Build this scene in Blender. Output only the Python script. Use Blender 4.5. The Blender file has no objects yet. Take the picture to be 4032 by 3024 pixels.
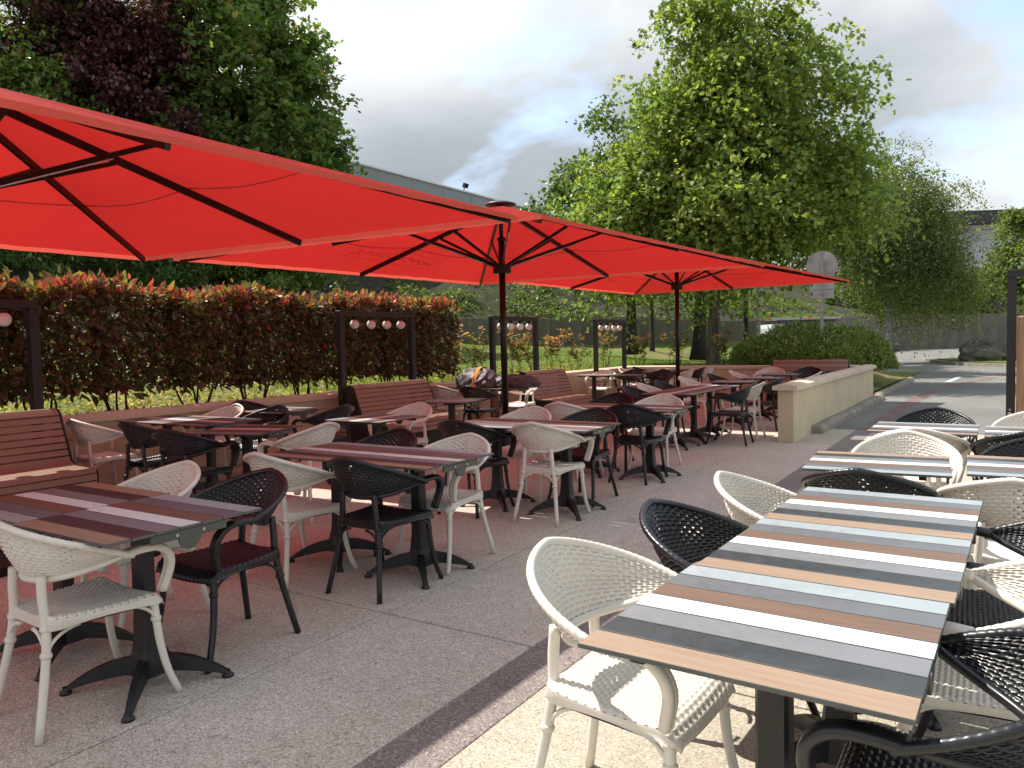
import bpy, math, random
import numpy as np
from mathutils import Vector, Matrix

random.seed(7)
rng = np.random.default_rng(11)
SC = bpy.context.scene
COL = SC.collection
PI = math.pi
rad = math.radians

# ------------------------------------------------------------------ camera
# world x = across the terrace (away from the hedge), y = along the terrace
TH = rad(57.35)
UH = Vector((math.sin(TH), -math.cos(TH), 0))
VH = Vector((math.cos(TH), math.sin(TH), 0))


def cam_to_world(w):
    return Vector((w.dot(UH), w.dot(VH), w.z))


pitch, roll, CAM_H = rad(3.0), rad(1.2715), 1.438
Fw = Vector((0, math.cos(pitch), -math.sin(pitch)))
Rw = Vector((1, 0, 0))
Uw = Rw.cross(Fw)
cR = Rw * math.cos(roll) - Uw * math.sin(roll)
cU = Rw * math.sin(roll) + Uw * math.cos(roll)
cR, cU, cF = cam_to_world(cR), cam_to_world(cU), cam_to_world(Fw)
cam = bpy.data.cameras.new('camera')
cam.sensor_fit = 'HORIZONTAL'
cam.sensor_width = 36.0
cam.lens = 36.0 * 3002 / 4032
cam.clip_start = 0.05
cam.clip_end = 3000
camo = bpy.data.objects.new('camera', cam)
COL.objects.link(camo)
M = Matrix(((cR.x, cU.x, -cF.x, 0), (cR.y, cU.y, -cF.y, 0), (cR.z, cU.z, -cF.z, CAM_H), (0, 0, 0, 1)))
camo.matrix_world = M
SC.camera = camo

# ------------------------------------------------------------------ world
SUN_EL = math.atan(1 / 0.70)
W = bpy.data.worlds.new('World')
SC.world = W
W.use_nodes = True
nt = W.node_tree
nt.nodes.clear()
NN = lambda t: nt.nodes.new(t)
out = NN('ShaderNodeOutputWorld')
bg = NN('ShaderNodeBackground')
bg.inputs['Strength'].default_value = 0.10
sky = NN('ShaderNodeTexSky')
sky.sky_type = 'NISHITA'
sky.sun_disc = False
sky.sun_elevation = SUN_EL
sky.sun_rotation = rad(270)
sky.air_density = 1.0
sky.dust_density = 1.5
tc = NN('ShaderNodeTexCoord')


def wmath(op, a, b=None, clamp=False):
    n = NN('ShaderNodeMath')
    n.operation = op
    n.use_clamp = clamp
    for i, v in enumerate((a, b)):
        if v is None:
            continue
        if isinstance(v, (int, float)):
            n.inputs[i].default_value = v
        else:
            nt.links.new(v, n.inputs[i])
    return n.outputs[0]


mp = NN('ShaderNodeMapping')
mp.inputs['Location'].default_value = (-4.4, -7.2, 0.5)
mp.inputs['Scale'].default_value = (1.0, 1.0, 1.9)
nt.links.new(tc.outputs['Generated'], mp.inputs[0])


def wnoise(scale, detail, rough, dist, off=0.0):
    n = NN('ShaderNodeTexNoise')
    n.inputs['Scale'].default_value = scale
    n.inputs['Detail'].default_value = detail
    n.inputs['Roughness'].default_value = rough
    n.inputs['Distortion'].default_value = dist
    m = NN('ShaderNodeMapping')
    m.inputs['Location'].default_value = (off, off * 0.6, off * 1.3)
    nt.links.new(mp.outputs[0], m.inputs[0])
    nt.links.new(m.outputs[0], n.inputs['Vector'])
    return n.outputs['Fac']


def wramp(fac, stops):
    r = NN('ShaderNodeValToRGB')
    el = r.color_ramp.elements
    while len(el) < len(stops):
        el.new(0.5)
    for e, (p, c) in zip(el, stops):
        e.position = p
        e.color = (*c, 1) if len(c) == 3 else c
    nt.links.new(fac, r.inputs[0])
    return r.outputs[0]


cover = wramp(wnoise(2.0, 7, 0.55, 0.25), [(0.35, (0, 0, 0)), (0.47, (1, 1, 1))])
tone = wramp(wnoise(1.7, 6, 0.50, 0.25, 5.3), [(0.27, (1.2, 1.33, 1.46)), (0.41, (1.58, 1.72, 1.86)), (0.52, (2.2, 2.32, 2.43)), (0.62, (2.95, 3.02, 3.08)), (0.72, (3.8, 3.85, 3.85))])
mx = NN('ShaderNodeMix')
mx.data_type = 'RGBA'
nt.links.new(cover, mx.inputs['Factor'])
nt.links.new(sky.outputs[0], mx.inputs['A'])
nt.links.new(tone, mx.inputs['B'])
nt.links.new(mx.outputs['Result'], bg.inputs['Color'])
nt.links.new(bg.outputs[0], out.inputs[0])

# ------------------------------------------------------------------ sun
sl = bpy.data.lights.new('sun', 'SUN')
sl.energy = 2.05
sl.angle = rad(0.6)
sl.color = (1.0, 0.94, 0.84)
so = bpy.data.objects.new('sun', sl)
COL.objects.link(so)
so.rotation_mode = 'QUATERNION'
so.rotation_quaternion = Vector((0.70, 0.0, -1)).to_track_quat('-Z', 'Y')
so.location = (-20, 5, 30)

vs = SC.view_settings
vs.view_transform = 'Standard'
vs.look = 'None'
vs.gamma = 1
vs.exposure = 1.78
vs.use_curve_mapping = False
SC.render.engine = 'CYCLES'
SC.cycles.max_bounces = 8
SC.cycles.transparent_max_bounces = 8

# ------------------------------------------------------------------ materials
MATS = {}


class NB:
    """small node-tree builder"""

    def __init__(s, name):
        s.m = bpy.data.materials.new(name)
        s.m.use_nodes = True
        s.t = s.m.node_tree
        s.b = s.t.nodes['Principled BSDF']
        s.o = s.t.nodes['Material Output']
        s.c = s.n('ShaderNodeTexCoord')
        MATS[name] = s.m

    def n(s, t, **k):
        x = s.t.nodes.new(t)
        for a, v in k.items():
            setattr(x, a, v)
        return x

    def l(s, a, b):
        s.t.links.new(a, b)

    def noise(s, scale, detail=4, rough=0.55, src='Object', stretch=None, dist=0.0):
        n = s.n('ShaderNodeTexNoise')
        n.inputs['Scale'].default_value = scale
        n.inputs['Detail'].default_value = detail
        n.inputs['Roughness'].default_value = rough
        n.inputs['Distortion'].default_value = dist
        v = s.c.outputs[src] if isinstance(src, str) else src
        if stretch:
            m = s.n('ShaderNodeMapping')
            m.inputs['Scale'].default_value = stretch
            s.l(v, m.inputs[0])
            v = m.outputs[0]
        s.l(v, n.inputs['Vector'])
        return n.outputs['Fac']

    def ramp(s, fac, stops, interp='LINEAR'):
        r = s.n('ShaderNodeValToRGB')
        r.color_ramp.interpolation = interp
        el = r.color_ramp.elements
        while len(el) < len(stops):
            el.new(0.5)
        for e, (p, c) in zip(el, stops):
            e.position = p
            e.color = (*c, 1) if hasattr(c, '__len__') else (c, c, c, 1)
        s.l(fac, r.inputs[0])
        return r.outputs[0]

    def mix(s, f, a, b, mode='MIX'):
        x = s.n('ShaderNodeMix', data_type='RGBA', blend_type=mode)
        for i, v in (('Factor', f), ('A', a), ('B', b)):
            if isinstance(v, (int, float)):
                x.inputs[i].default_value = v
            elif isinstance(v, tuple):
                x.inputs[i].default_value = (*v, 1)
            else:
                s.l(v, x.inputs[i])
        return x.outputs['Result']

    def bump(s, h, strength=0.3, dist=0.01):
        b = s.n('ShaderNodeBump')
        b.inputs['Strength'].default_value = strength
        b.inputs['Distance'].default_value = dist
        s.l(h, b.inputs['Height'])
        s.l(b.outputs[0], s.b.inputs['Normal'])

    def set(s, col=None, rough=0.5, metal=0.0, spec=0.5):
        if col is not None:
            if isinstance(col, tuple):
                s.b.inputs['Base Color'].default_value = (*col, 1)
            else:
                s.l(col, s.b.inputs['Base Color'])
        if isinstance(rough, (int, float)):
            s.b.inputs['Roughness'].default_value = rough
        else:
            s.l(rough, s.b.inputs['Roughness'])
        s.b.inputs['Metallic'].default_value = metal
        s.b.inputs['Specular IOR Level'].default_value = spec
        return s.m


def vary(name, col, rough=0.5, scale=3.0, amt=0.12, bumpscale=None, bstr=0.15, bdist=0.004, metal=0.0, spec=0.5, src='Object', stretch=None):
    b = NB(name)
    f = b.noise(scale, 5, 0.6, src, stretch)
    lo = tuple(max(0, x * (1 - amt * 2)) for x in col)
    hi = tuple(min(1, x * (1 + amt)) for x in col)
    c = b.ramp(f, [(0.3, lo), (0.7, hi)])
    b.set(c, b.ramp(b.noise(scale * 4, 3, 0.6, src), [(0.3, max(0.05, rough - 0.08)), (0.7, min(1, rough + 0.08))]), metal, spec)
    if bumpscale:
        b.bump(b.noise(bumpscale, 4, 0.6, src, stretch), bstr, bdist)
    return b.m


def wood(name, c1, c2, rough=0.45, along='x', scale=1.0):
    b = NB(name)
    oi = b.n('ShaderNodeObjectInfo')
    add = b.n('ShaderNodeVectorMath', operation='ADD')
    b.l(b.c.outputs['Object'], add.inputs[0])
    cb = b.n('ShaderNodeCombineXYZ')
    mul = b.n('ShaderNodeMath', operation='MULTIPLY')
    mul.inputs[1].default_value = 37.0
    b.l(oi.outputs['Random'], mul.inputs[0])
    for i in range(3):
        b.l(mul.outputs[0], cb.inputs[i])
    b.l(cb.outputs[0], add.inputs[1])
    st = (1.2 * scale, 26 * scale, 26 * scale) if along == 'x' else ((26 * scale, 1.2 * scale, 26 * scale) if along == 'y' else (26 * scale, 26 * scale, 1.2 * scale))
    f = b.noise(2.2, 6, 0.65, add.outputs[0], st, 0.6)
    f2 = b.noise(7, 3, 0.6, add.outputs[0], st)
    c = b.mix(0.35, b.ramp(f, [(0.32, c1), (0.68, c2)]), b.ramp(f2, [(0.3, c1), (0.7, c2)]))
    b.set(c, rough, 0, 0.4)
    b.bump(f, 0.12, 0.002)
    return b.m


# furniture plastics and metals
vary('white_plastic', (0.74, 0.69, 0.61), 0.42, 5, 0.05, 260, 0.08, 0.001)
vary('black_plastic', (0.013, 0.014, 0.017), 0.33, 6, 0.2, 260, 0.1, 0.001, 0, 0.55)
vary('black_metal', (0.014, 0.014, 0.015), 0.42, 4, 0.2, 180, 0.12, 0.001)
vary('bracket_metal', (0.085, 0.088, 0.08), 0.45, 9, 0.12)
vary('bolt_metal', (0.6, 0.6, 0.6), 0.3, 9, 0.1, metal=0.9)
vary('core_edge', (0.10, 0.105, 0.095), 0.6, 8, 0.15)
wood('plank_tan', (0.27, 0.18, 0.125), (0.37, 0.265, 0.19), 0.42)
wood('plank_brown', (0.13, 0.078, 0.056), (0.20, 0.128, 0.095), 0.42)
vary('plank_slate', (0.042, 0.048, 0.056), 0.36, 12, 0.14)
vary('plank_grey', (0.20, 0.205, 0.225), 0.36, 7, 0.04)
vary('plank_white', (0.74, 0.77, 0.75), 0.34, 7, 0.02)
vary('plank_midgrey', (0.135, 0.142, 0.16), 0.36, 8, 0.05)
vary('plank_pale', (0.33, 0.372, 0.40), 0.34, 7, 0.03)
PLANKS = ['plank_tan', 'plank_slate', 'plank_grey', 'plank_white', 'plank_brown', 'plank_midgrey', 'plank_pale']
wood('bench_wood', (0.25, 0.175, 0.13), (0.34, 0.245, 0.185), 0.5)
wood('screen_wood', (0.16, 0.075, 0.04), (0.50, 0.29, 0.17), 0.55, 'z', 0.6)
vary('bench_steel', (0.012, 0.012, 0.013), 0.5, 4, 0.2)
vary('plinth', (0.035, 0.034, 0.033), 0.7, 4, 0.2)
vary('frame_paint', (0.017, 0.016, 0.017), 0.55, 3, 0.15, 120, 0.1, 0.001)
vary('pole_paint', (0.008, 0.008, 0.009), 0.34, 3, 0.2, spec=0.4)
vary('strut_metal', (0.55, 0.53, 0.52), 0.3, 12, 0.1, metal=0.9)
vary('globe_glass', (0.82, 0.80, 0.77), 0.25, 6, 0.03)
b = NB('wall_render')
c = b.ramp(b.noise(1.2, 6, 0.62), [(0.3, (0.52, 0.44, 0.30)), (0.7, (0.62, 0.53, 0.37))])
c = b.mix(1.0, c, b.ramp(b.noise(5, 5, 0.65, 'Object', (1, 1, 0.10)), [(0.30, (0.94, 0.935, 0.92)), (0.60, (1, 1, 1))]), 'MULTIPLY')
b.set(c, 0.85)
b.bump(b.noise(220, 4), 0.15, 0.003)
vary('cap_render', (0.62, 0.53, 0.40), 0.8, 1.6, 0.08, 180, 0.12, 0.003)
vary('cover_cloth', (0.085, 0.08, 0.088), 0.55, 6, 0.15, 22, 0.5, 0.02, spec=0.5)
vary('strap_yellow', (0.80, 0.38, 0.03), 0.5, 30, 0.08)
vary('sign_back', (0.34, 0.33, 0.315), 0.38, 2.5, 0.22, metal=0.75)
vary('sign_post', (0.33, 0.31, 0.30), 0.45, 3, 0.15, metal=0.5)
vary('sign_plate', (0.36, 0.35, 0.34), 0.35, 3, 0.1, metal=0.85)
vary('aluminium', (0.45, 0.45, 0.45), 0.35, 6, 0.15, metal=0.8)
vary('van_paint', (0.55, 0.57, 0.60), 0.25, 2, 0.04)
vary('van_glass', (0.015, 0.018, 0.02), 0.08, 2, 0.1)
vary('rubber', (0.015, 0.015, 0.015), 0.8, 6, 0.2)
vary('orange_plastic', (0.75, 0.14, 0.03), 0.4, 6, 0.1)
vary('kerb_concrete', (0.30, 0.265, 0.21), 0.9, 5, 0.22, 40, 0.7, 0.02)
vary('road_paint', (0.70, 0.70, 0.68), 0.7, 8, 0.12)
vary('roof_dark', (0.035, 0.038, 0.045), 0.5, 0.4, 0.1)
vary('panel_grey', (0.52, 0.55, 0.58), 0.5, 0.3, 0.04)
vary('panel_dark', (0.27, 0.285, 0.29), 0.5, 0.3, 0.04)
vary('panel_light', (0.80, 0.81, 0.80), 0.5, 0.3, 0.04)
vary('panel_cream', (0.74, 0.65, 0.51), 0.6, 0.3, 0.05)
vary('boulder_stone', (0.13, 0.12, 0.095), 0.9, 2.5, 0.35, 9, 0.6, 0.05)
vary('bark_grey', (0.13, 0.105, 0.075), 0.9, 5, 0.35, 16, 0.9, 0.03, stretch=(1, 1, 0.25))
vary('bark_dark', (0.05, 0.042, 0.033), 0.95, 5, 0.35, 16, 0.9, 0.03, stretch=(1, 1, 0.25))
vary('bark_birch', (0.42, 0.40, 0.36), 0.8, 4, 0.4, 12, 0.5, 0.02, stretch=(1, 1, 3))
vary('stem_brown', (0.07, 0.042, 0.03), 0.85, 14, 0.3)

# concrete retaining wall
b = NB('retaining_concrete')
st = b.noise(1.6, 5, 0.6, 'Object', (1.0, 1.0, 0.12))
c = b.mix(0.55, b.ramp(b.noise(0.7, 5, 0.6), [(0.3, (0.085, 0.08, 0.062)), (0.7, (0.19, 0.178, 0.148))]), b.ramp(st, [(0.3, (0.07, 0.07, 0.055)), (0.7, (0.24, 0.228, 0.195))]))
b.set(c, 0.9)
b.bump(b.noise(25, 4), 0.3, 0.01)

# exposed aggregate floor
def aggregate(name, base, dark, light, stain=0.10):
    b = NB(name)
    v = b.n('ShaderNodeTexVoronoi')
    v.inputs['Scale'].default_value = 150
    b.l(b.c.outputs['Object'], v.inputs['Vector'])
    sp = b.n('ShaderNodeSeparateColor')
    b.l(v.outputs['Color'], sp.inputs[0])
    lo = tuple(x * 0.84 for x in base)
    c = b.ramp(sp.outputs[0], [(0.0, dark), (0.09, dark), (0.16, lo), (0.5, base), (0.82, tuple(x * 1.08 for x in base)), (0.92, light)], 'LINEAR')
    big = b.noise(0.9, 6, 0.62)
    big2 = b.noise(9, 4, 0.6)
    c = b.mix(1.0, c, b.ramp(big, [(0.25, 1 - stain * 2.0), (0.75, 1.0)]), 'MULTIPLY')
    c = b.mix(1.0, c, b.ramp(big2, [(0.3, 1 - stain), (0.7, 1.0)]), 'MULTIPLY')
    c = b.mix(1.0, c, b.ramp(b.noise(3.1, 3, 0.5), [(0.28, 0.80), (0.36, 1.0)]), 'MULTIPLY')
    gum = b.n('ShaderNodeTexVoronoi')
    gum.inputs['Scale'].default_value = 2.6
    b.l(b.c.outputs['Object'], gum.inputs['Vector'])
    c = b.mix(1.0, c, b.ramp(gum.outputs['Distance'], [(0.028, 0.72), (0.045, 1.0)]), 'MULTIPLY')
    b.set(c, 0.75, 0, 0.35)
    b.bump(v.outputs['Distance'], 0.25, 0.003)
    return b.m


aggregate('floor_aggregate', (0.60, 0.53, 0.455), (0.35, 0.29, 0.245), (0.80, 0.75, 0.69))
aggregate('band_aggregate', (0.26, 0.22, 0.205), (0.13, 0.105, 0.10), (0.42, 0.37, 0.34))
aggregate('floor_pale', (0.50, 0.45, 0.36), (0.32, 0.28, 0.21), (0.64, 0.60, 0.52))
b = NB('asphalt')
c = b.mix(0.6, b.ramp(b.noise(0.35, 6, 0.65), [(0.35, (0.12, 0.12, 0.118)), (0.65, (0.30, 0.29, 0.265))]), b.ramp(b.noise(60, 3), [(0.35, (0.08, 0.08, 0.08)), (0.65, (0.21, 0.205, 0.195))]))
b.set(c, 0.85)
b.bump(b.noise(140, 3), 0.4, 0.005)
vary('pink_band', (0.20, 0.13, 0.115), 0.85, 3, 0.15, 120, 0.3, 0.004)

# lawn / soil
b = NB('lawn')
f = b.noise(0.45, 6, 0.62)
f2 = b.noise(11, 5, 0.7)
green = b.ramp(f2, [(0.28, (0.085, 0.135, 0.03)), (0.72, (0.20, 0.285, 0.075))])
dry = b.ramp(f2, [(0.3, (0.20, 0.145, 0.075)), (0.7, (0.36, 0.28, 0.15))])
c = b.mix(b.ramp(f, [(0.46, 0.0), (0.60, 0.8)]), green, dry)
b.set(c, 0.95, 0, 0.1)
b.bump(b.noise(45, 4, 0.7), 0.9, 0.05)
b = NB('slope_soil')
f = b.noise(1.6, 6, 0.7)
c = b.mix(b.ramp(b.noise(0.25, 4), [(0.42, 0.0), (0.6, 1.0)]), b.ramp(f, [(0.3, (0.035, 0.03, 0.026)), (0.7, (0.10, 0.088, 0.075))]), b.ramp(f, [(0.3, (0.03, 0.045, 0.015)), (0.7, (0.09, 0.10, 0.04))]))
b.set(c, 0.95, 0, 0.1)
b.bump(b.noise(7, 6, 0.75), 1.0, 0.12)
vary('soil', (0.16, 0.115, 0.07), 0.95, 6, 0.3, 30, 0.7, 0.03)


# leaves: colour from per-leaf attribute, light passes through
def leafmat(name, trans=0.45, rough=0.4, spec=0.45):
    m = bpy.data.materials.new(name)
    m.use_nodes = True
    t = m.node_tree
    bs = t.nodes['Principled BSDF']
    o = t.nodes['Material Output']
    at = t.nodes.new('ShaderNodeAttribute')
    at.attribute_name = 'leafcol'
    tr = t.nodes.new('ShaderNodeBsdfTranslucent')
    g = t.nodes.new('ShaderNodeMix')
    g.data_type = 'RGBA'
    g.blend_type = 'MULTIPLY'
    g.inputs['Factor'].default_value = 1
    g.inputs['B'].default_value = (1.9, 1.9, 0.9, 1)
    t.links.new(at.outputs['Color'], g.inputs['A'])
    t.links.new(g.outputs['Result'], tr.inputs['Color'])
    t.links.new(at.outputs['Color'], bs.inputs['Base Color'])
    bs.inputs['Roughness'].default_value = rough
    bs.inputs['Specular IOR Level'].default_value = spec
    mxs = t.nodes.new('ShaderNodeMixShader')
    mxs.inputs[0].default_value = trans
    t.links.new(bs.outputs[0], mxs.inputs[1])
    t.links.new(tr.outputs[0], mxs.inputs[2])
    t.links.new(mxs.outputs[0], o.inputs['Surface'])
    MATS[name] = m


leafmat('leaf_soft', 0.42, 0.5, 0.3)
leafmat('leaf_gloss', 0.30, 0.38, 0.45)
leafmat('leaf_purple', 0.2, 0.36, 0.5)


# umbrella cloth: thin fabric, sun glows through
def fabric(name, col, tcol, t_fac, tex=True):
    b = NB(name)
    tr = b.n('ShaderNodeBsdfTranslucent')
    f = b.noise(1.3, 4)
    cc = b.ramp(f, [(0.3, tuple(x * 0.93 for x in col)), (0.7, col)])
    tt = b.ramp(f, [(0.3, tuple(x * 0.93 for x in tcol)), (0.7, tcol)])
    b.set(cc, 0.8, 0, 0.2)
    b.l(tt, tr.inputs['Color'])
    m = b.n('ShaderNodeMixShader')
    m.inputs[0].default_value = t_fac
    b.l(b.b.outputs[0], m.inputs[1])
    b.l(tr.outputs[0], m.inputs[2])
    b.l(m.outputs[0], b.o.inputs['Surface'])
    b.bump(b.noise(2.6, 5, 0.6, 'Object', (1, 1, 1), 1.4), 0.5, 0.03)


fabric('canopy_red', (0.46, 0.026, 0.023), (0.45, 0.022, 0.019), 0.46)
fabric('canopy_hem_sunlit', (0.80, 0.15, 0.11), (0.85, 0.14, 0.10), 0.4)  # same red cloth, with a sunlit salmon look put into the colour
MATS['canopy_hem_sunlit'].node_tree.nodes['Principled BSDF'].inputs['Specular IOR Level'].default_value = 0.0
MATS['canopy_red'].node_tree.nodes['Principled BSDF'].inputs['Specular IOR Level'].default_value = 0.08
fabric('canopy_print', (0.40, 0.03, 0.026), (0.90, 0.62, 0.60), 0.8)
b = NB('clear_glass')
b.b.inputs['Transmission Weight'].default_value = 1.0
b.b.inputs['Roughness'].default_value = 0.0
b.b.inputs['IOR'].default_value = 1.02
b.b.inputs['Base Color'].default_value = (0.95, 0.97, 0.96, 1)


# ------------------------------------------------------------------ mesh helpers
class MB:
    def __init__(s):
        s.v, s.f, s.mi, s.sm = [], [], [], []

    def add(s, vs_, fs, mi=0, smooth=False):
        o = len(s.v)
        s.v += [tuple(x) for x in vs_]
        for q in fs:
            s.f.append(tuple(i + o for i in q))
            s.mi.append(mi)
            s.sm.append(smooth)

    def box(s, c, d, rot=None, mi=0):
        x, y, z = d[0] / 2, d[1] / 2, d[2] / 2
        p = [Vector(q) for q in ((-x, -y, -z), (x, -y, -z), (x, y, -z), (-x, y, -z), (-x, -y, z), (x, -y, z), (x, y, z), (-x, y, z))]
        if rot is not None:
            p = [rot @ q for q in p]
        p = [q + Vector(c) for q in p]
        s.add(p, [(0, 3, 2, 1), (4, 5, 6, 7), (0, 1, 5, 4), (1, 2, 6, 5), (2, 3, 7, 6), (3, 0, 4, 7)], mi)

    def bbox(s, c, d, bev=0.003, mi=0):
        """box with a bevelled top rim and sides (chamfer)"""
        x, y, z = d[0] / 2, d[1] / 2, d[2] / 2
        e = bev
        rings = [(x - e, y - e, -z), (x, y, -z + e), (x, y, z - e), (x - e, y - e, z)]
        vs_ = []
        for a, b_, h in rings:
            vs_ += [(c[0] - a, c[1] - b_, c[2] + h), (c[0] + a, c[1] - b_, c[2] + h), (c[0] + a, c[1] + b_, c[2] + h), (c[0] - a, c[1] + b_, c[2] + h)]
        fs = [(3, 2, 1, 0), (12, 13, 14, 15)]
        for r in range(3):
            for i in range(4):
                j = (i + 1) % 4
                fs.append((r * 4 + i, r * 4 + j, r * 4 + 4 + j, r * 4 + 4 + i))
        s.add(vs_, fs, mi)

    def tube(s, pts, r, n=8, mi=0, smooth=True, caps=True, flat=1.0):
        pts = [Vector(p) for p in pts]
        m = len(pts)
        if not hasattr(r, '__len__'):
            r = [r] * m
        t0 = (pts[1] - pts[0]).normalized()
        up = Vector((0, 0, 1)) if abs(t0.z) < 0.9 else Vector((1, 0, 0))
        a = t0.cross(up).normalized()
        vs_ = []
        for i in range(m):
            t = (pts[min(i + 1, m - 1)] - pts[max(i - 1, 0)]).normalized()
            a = (a - t * a.dot(t)).normalized()
            b_ = t.cross(a)
            for k in range(n):
                w = 2 * PI * k / n
                vs_.append(pts[i] + a * (math.cos(w) * r[i]) + b_ * (math.sin(w) * r[i] * flat))
        fs = []
        for i in range(m - 1):
            for k in range(n):
                k2 = (k + 1) % n
                fs.append((i * n + k, i * n + k2, i * n + n + k2, i * n + n + k))
        s.add(vs_, fs, mi, smooth)
        if caps:
            o = len(s.v) - m * n
            s.f.append(tuple(o + k for k in reversed(range(n))))
            s.f.append(tuple(o + (m - 1) * n + k for k in range(n)))
            s.mi += [mi, mi]
            s.sm += [False, False]

    def lathe(s, prof, c=(0, 0, 0), n=16, mi=0, smooth=True):
        vs_ = []
        for r, z in prof:
            for k in range(n):
                w = 2 * PI * k / n
                vs_.append((c[0] + r * math.cos(w), c[1] + r * math.sin(w), c[2] + z))
        fs = []
        for i in range(len(prof) - 1):
            for k in range(n):
                k2 = (k + 1) % n
                fs.append((i * n + k, i * n + k2, i * n + n + k2, i * n + n + k))
        s.add(vs_, fs, mi, smooth)

    def prism(s, poly, axis, a, b_, mi=0):
        """extrude 2-D polygon along axis from a to b"""
        n = len(poly)

        def P(p, h):
            return (h, p[0], p[1]) if axis == 'x' else ((p[0], h, p[1]) if axis == 'y' else (p[0], p[1], h))
        s.add([P(p, a) for p in poly] + [P(p, b_) for p in poly], [tuple(range(n)), tuple(range(2 * n - 1, n - 1, -1))] + [(i, i + n, (i + 1) % n + n, (i + 1) % n) for i in range(n)], mi)

    def mesh(s, name, mats=()):
        me = bpy.data.meshes.new(name)
        me.from_pydata(s.v, [], s.f)
        me.polygons.foreach_set('material_index', s.mi)
        me.polygons.foreach_set('use_smooth', s.sm)
        for m in mats:
            me.materials.append(MATS[m])
        me.update()
        return me


def obj(name, me, mats=None, parent=None, loc=(0, 0, 0), rot=(0, 0, 0), olink=False):
    if isinstance(me, MB):
        me = me.mesh(name, mats if isinstance(mats, (tuple, list)) else ([mats] if mats else []))
        mats = None
    o = bpy.data.objects.new(name, me)
    COL.objects.link(o)
    o.location = loc
    o.rotation_euler = rot
    if parent:
        o.parent = parent
    if mats:
        mats = mats if isinstance(mats, (tuple, list)) else [mats]
        while len(me.materials) < len(mats):
            me.materials.append(MATS[mats[len(me.materials)]])
        for i, m in enumerate(mats):
            o.material_slots[i].link = 'OBJECT'
            o.material_slots[i].material = MATS[m]
    return o


def tag(o, label=None, cat=None, group=None, kind=None):
    for k, v in (('label', label), ('category', cat), ('group', group), ('kind', kind)):
        if v:
            o[k] = v
    return o


def thing(name, label, cat, loc=(0, 0, 0), rz=0.0, group=None):
    o = bpy.data.objects.new(name, None)
    o.empty_display_size = 0.1
    COL.objects.link(o)
    o.location = loc
    o.rotation_euler = (0, 0, rz)
    return tag(o, label, cat, group)


def struct(name, mb, mats, parent=None):
    o = obj(name, mb, mats, parent)
    if not parent:
        o['kind'] = 'structure'
    return o


def smooth_path(pts, k=4):
    """Catmull-Rom"""
    P = [Vector(p) for p in pts]
    P = [P[0] * 2 - P[1]] + P + [P[-1] * 2 - P[-2]]
    o = []
    for i in range(1, len(P) - 2):
        for j in range(k):
            t = j / k
            a, b_, c_, d = P[i - 1], P[i], P[i + 1], P[i + 2]
            o.append(0.5 * ((2 * b_) + (c_ - a) * t + (2 * a - 5 * b_ + 4 * c_ - d) * t * t + (3 * b_ - a - 3 * c_ + d) * t ** 3))
    o.append(P[-2])
    return o


# ------------------------------------------------------------------ ground and setting
def sheet(x0, x1, y0, y1, z, mb=None):
    mb = mb or MB()
    mb.add([(x0, y0, z), (x1, y0, z), (x1, y1, z), (x0, y1, z)], [(0, 1, 2, 3)])
    return mb


struct('ground', sheet(-900, 900, -900, 900, -0.06), 'soil')
struct('road', sheet(-9.6, 60, 12.7, 140, -0.012), 'asphalt')
# terrace floor: cast bays with recessed joints
terr = struct('terrace', sheet(-8.05, 4.2, -4, 18.4, -0.03), 'band_aggregate')
us = [-8.0, -5.4, -2.79, -1.86]
vsl = [-3.8, 0.03, 3.03, 6.9, 10.8, 14.6, 18.34]
J = 0.006


def slab(x0, x1, y0, y1, mat, name='slab'):
    mb = MB()
    mb.bbox(((x0 + x1) / 2, (y0 + y1) / 2, -0.0145), (x1 - x0, y1 - y0, 0.029), 0.003)
    return obj(name, mb, mat, terr)


for i in range(len(us) - 1):
    for j in range(len(vsl) - 1):
        x1 = us[i + 1]
        if j >= 4 and us[i] > -3:
            continue
        if j >= 4 and x1 > -3:
            x1 = -2.56
        slab(us[i] + J, x1 - (J if i < 2 else 0.001), vsl[j] + J, vsl[j + 1] - J, 'floor_aggregate')
slab(-1.859, -1.60, -3.8, 12.68, 'band_aggregate', 'floor_band')
slab(-2.37, -1.861, 10.807, 12.68, 'floor_pale')
for y0, y1 in ((-3.8, 3.03), (3.03, 7.85), (7.85, 12.68)):
    slab(-1.598, 4.0, y0 + J, y1 - J, 'floor_pale')
# pinkish inlay continuing over the asphalt
mb = MB()
pts = [(-1.73, 12.72), (-1.66, 15), (-1.6, 19), (-1.45, 22), (-1.0, 25.5), (-0.3, 29), (0.6, 34), (1.8, 40)]
for (a, b_), (c_, d) in zip(pts, pts[1:]):
    mb.add([(a - 0.14, b_, -0.008), (a + 0.14, b_, -0.008), (c_ + 0.14, d, -0.008), (c_ - 0.14, d, -0.008)], [(0, 1, 2, 3)])
struct('road_inlay', mb, 'pink_band')


def paint(pts_, name='road_marking'):
    mb = MB()
    mb.add([(x, y, -0.007) for x, y in pts_], [tuple(range(len(pts_)))])
    return struct(name, mb, 'road_paint')


paint([(-1.42, 26.6), (-1.27, 26.6), (-1.05, 30.0), (-1.2, 30.0)])
paint([(-3.6, 29.15), (-2.1, 28.25), (-2.1, 28.38), (-3.6, 29.3)])
paint([(-0.5, 29.9), (0.6, 29.6), (0.6, 29.75), (-0.5, 30.05)])
paint([(-3.8, 40.0), (-3.1, 40.4), (-3.1, 41.3), (-3.4, 41.3), (-3.9, 40.6)])
paint([(-3.0, 53), (-2.0, 53), (-2.0, 54), (-3.0, 54)])

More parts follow.
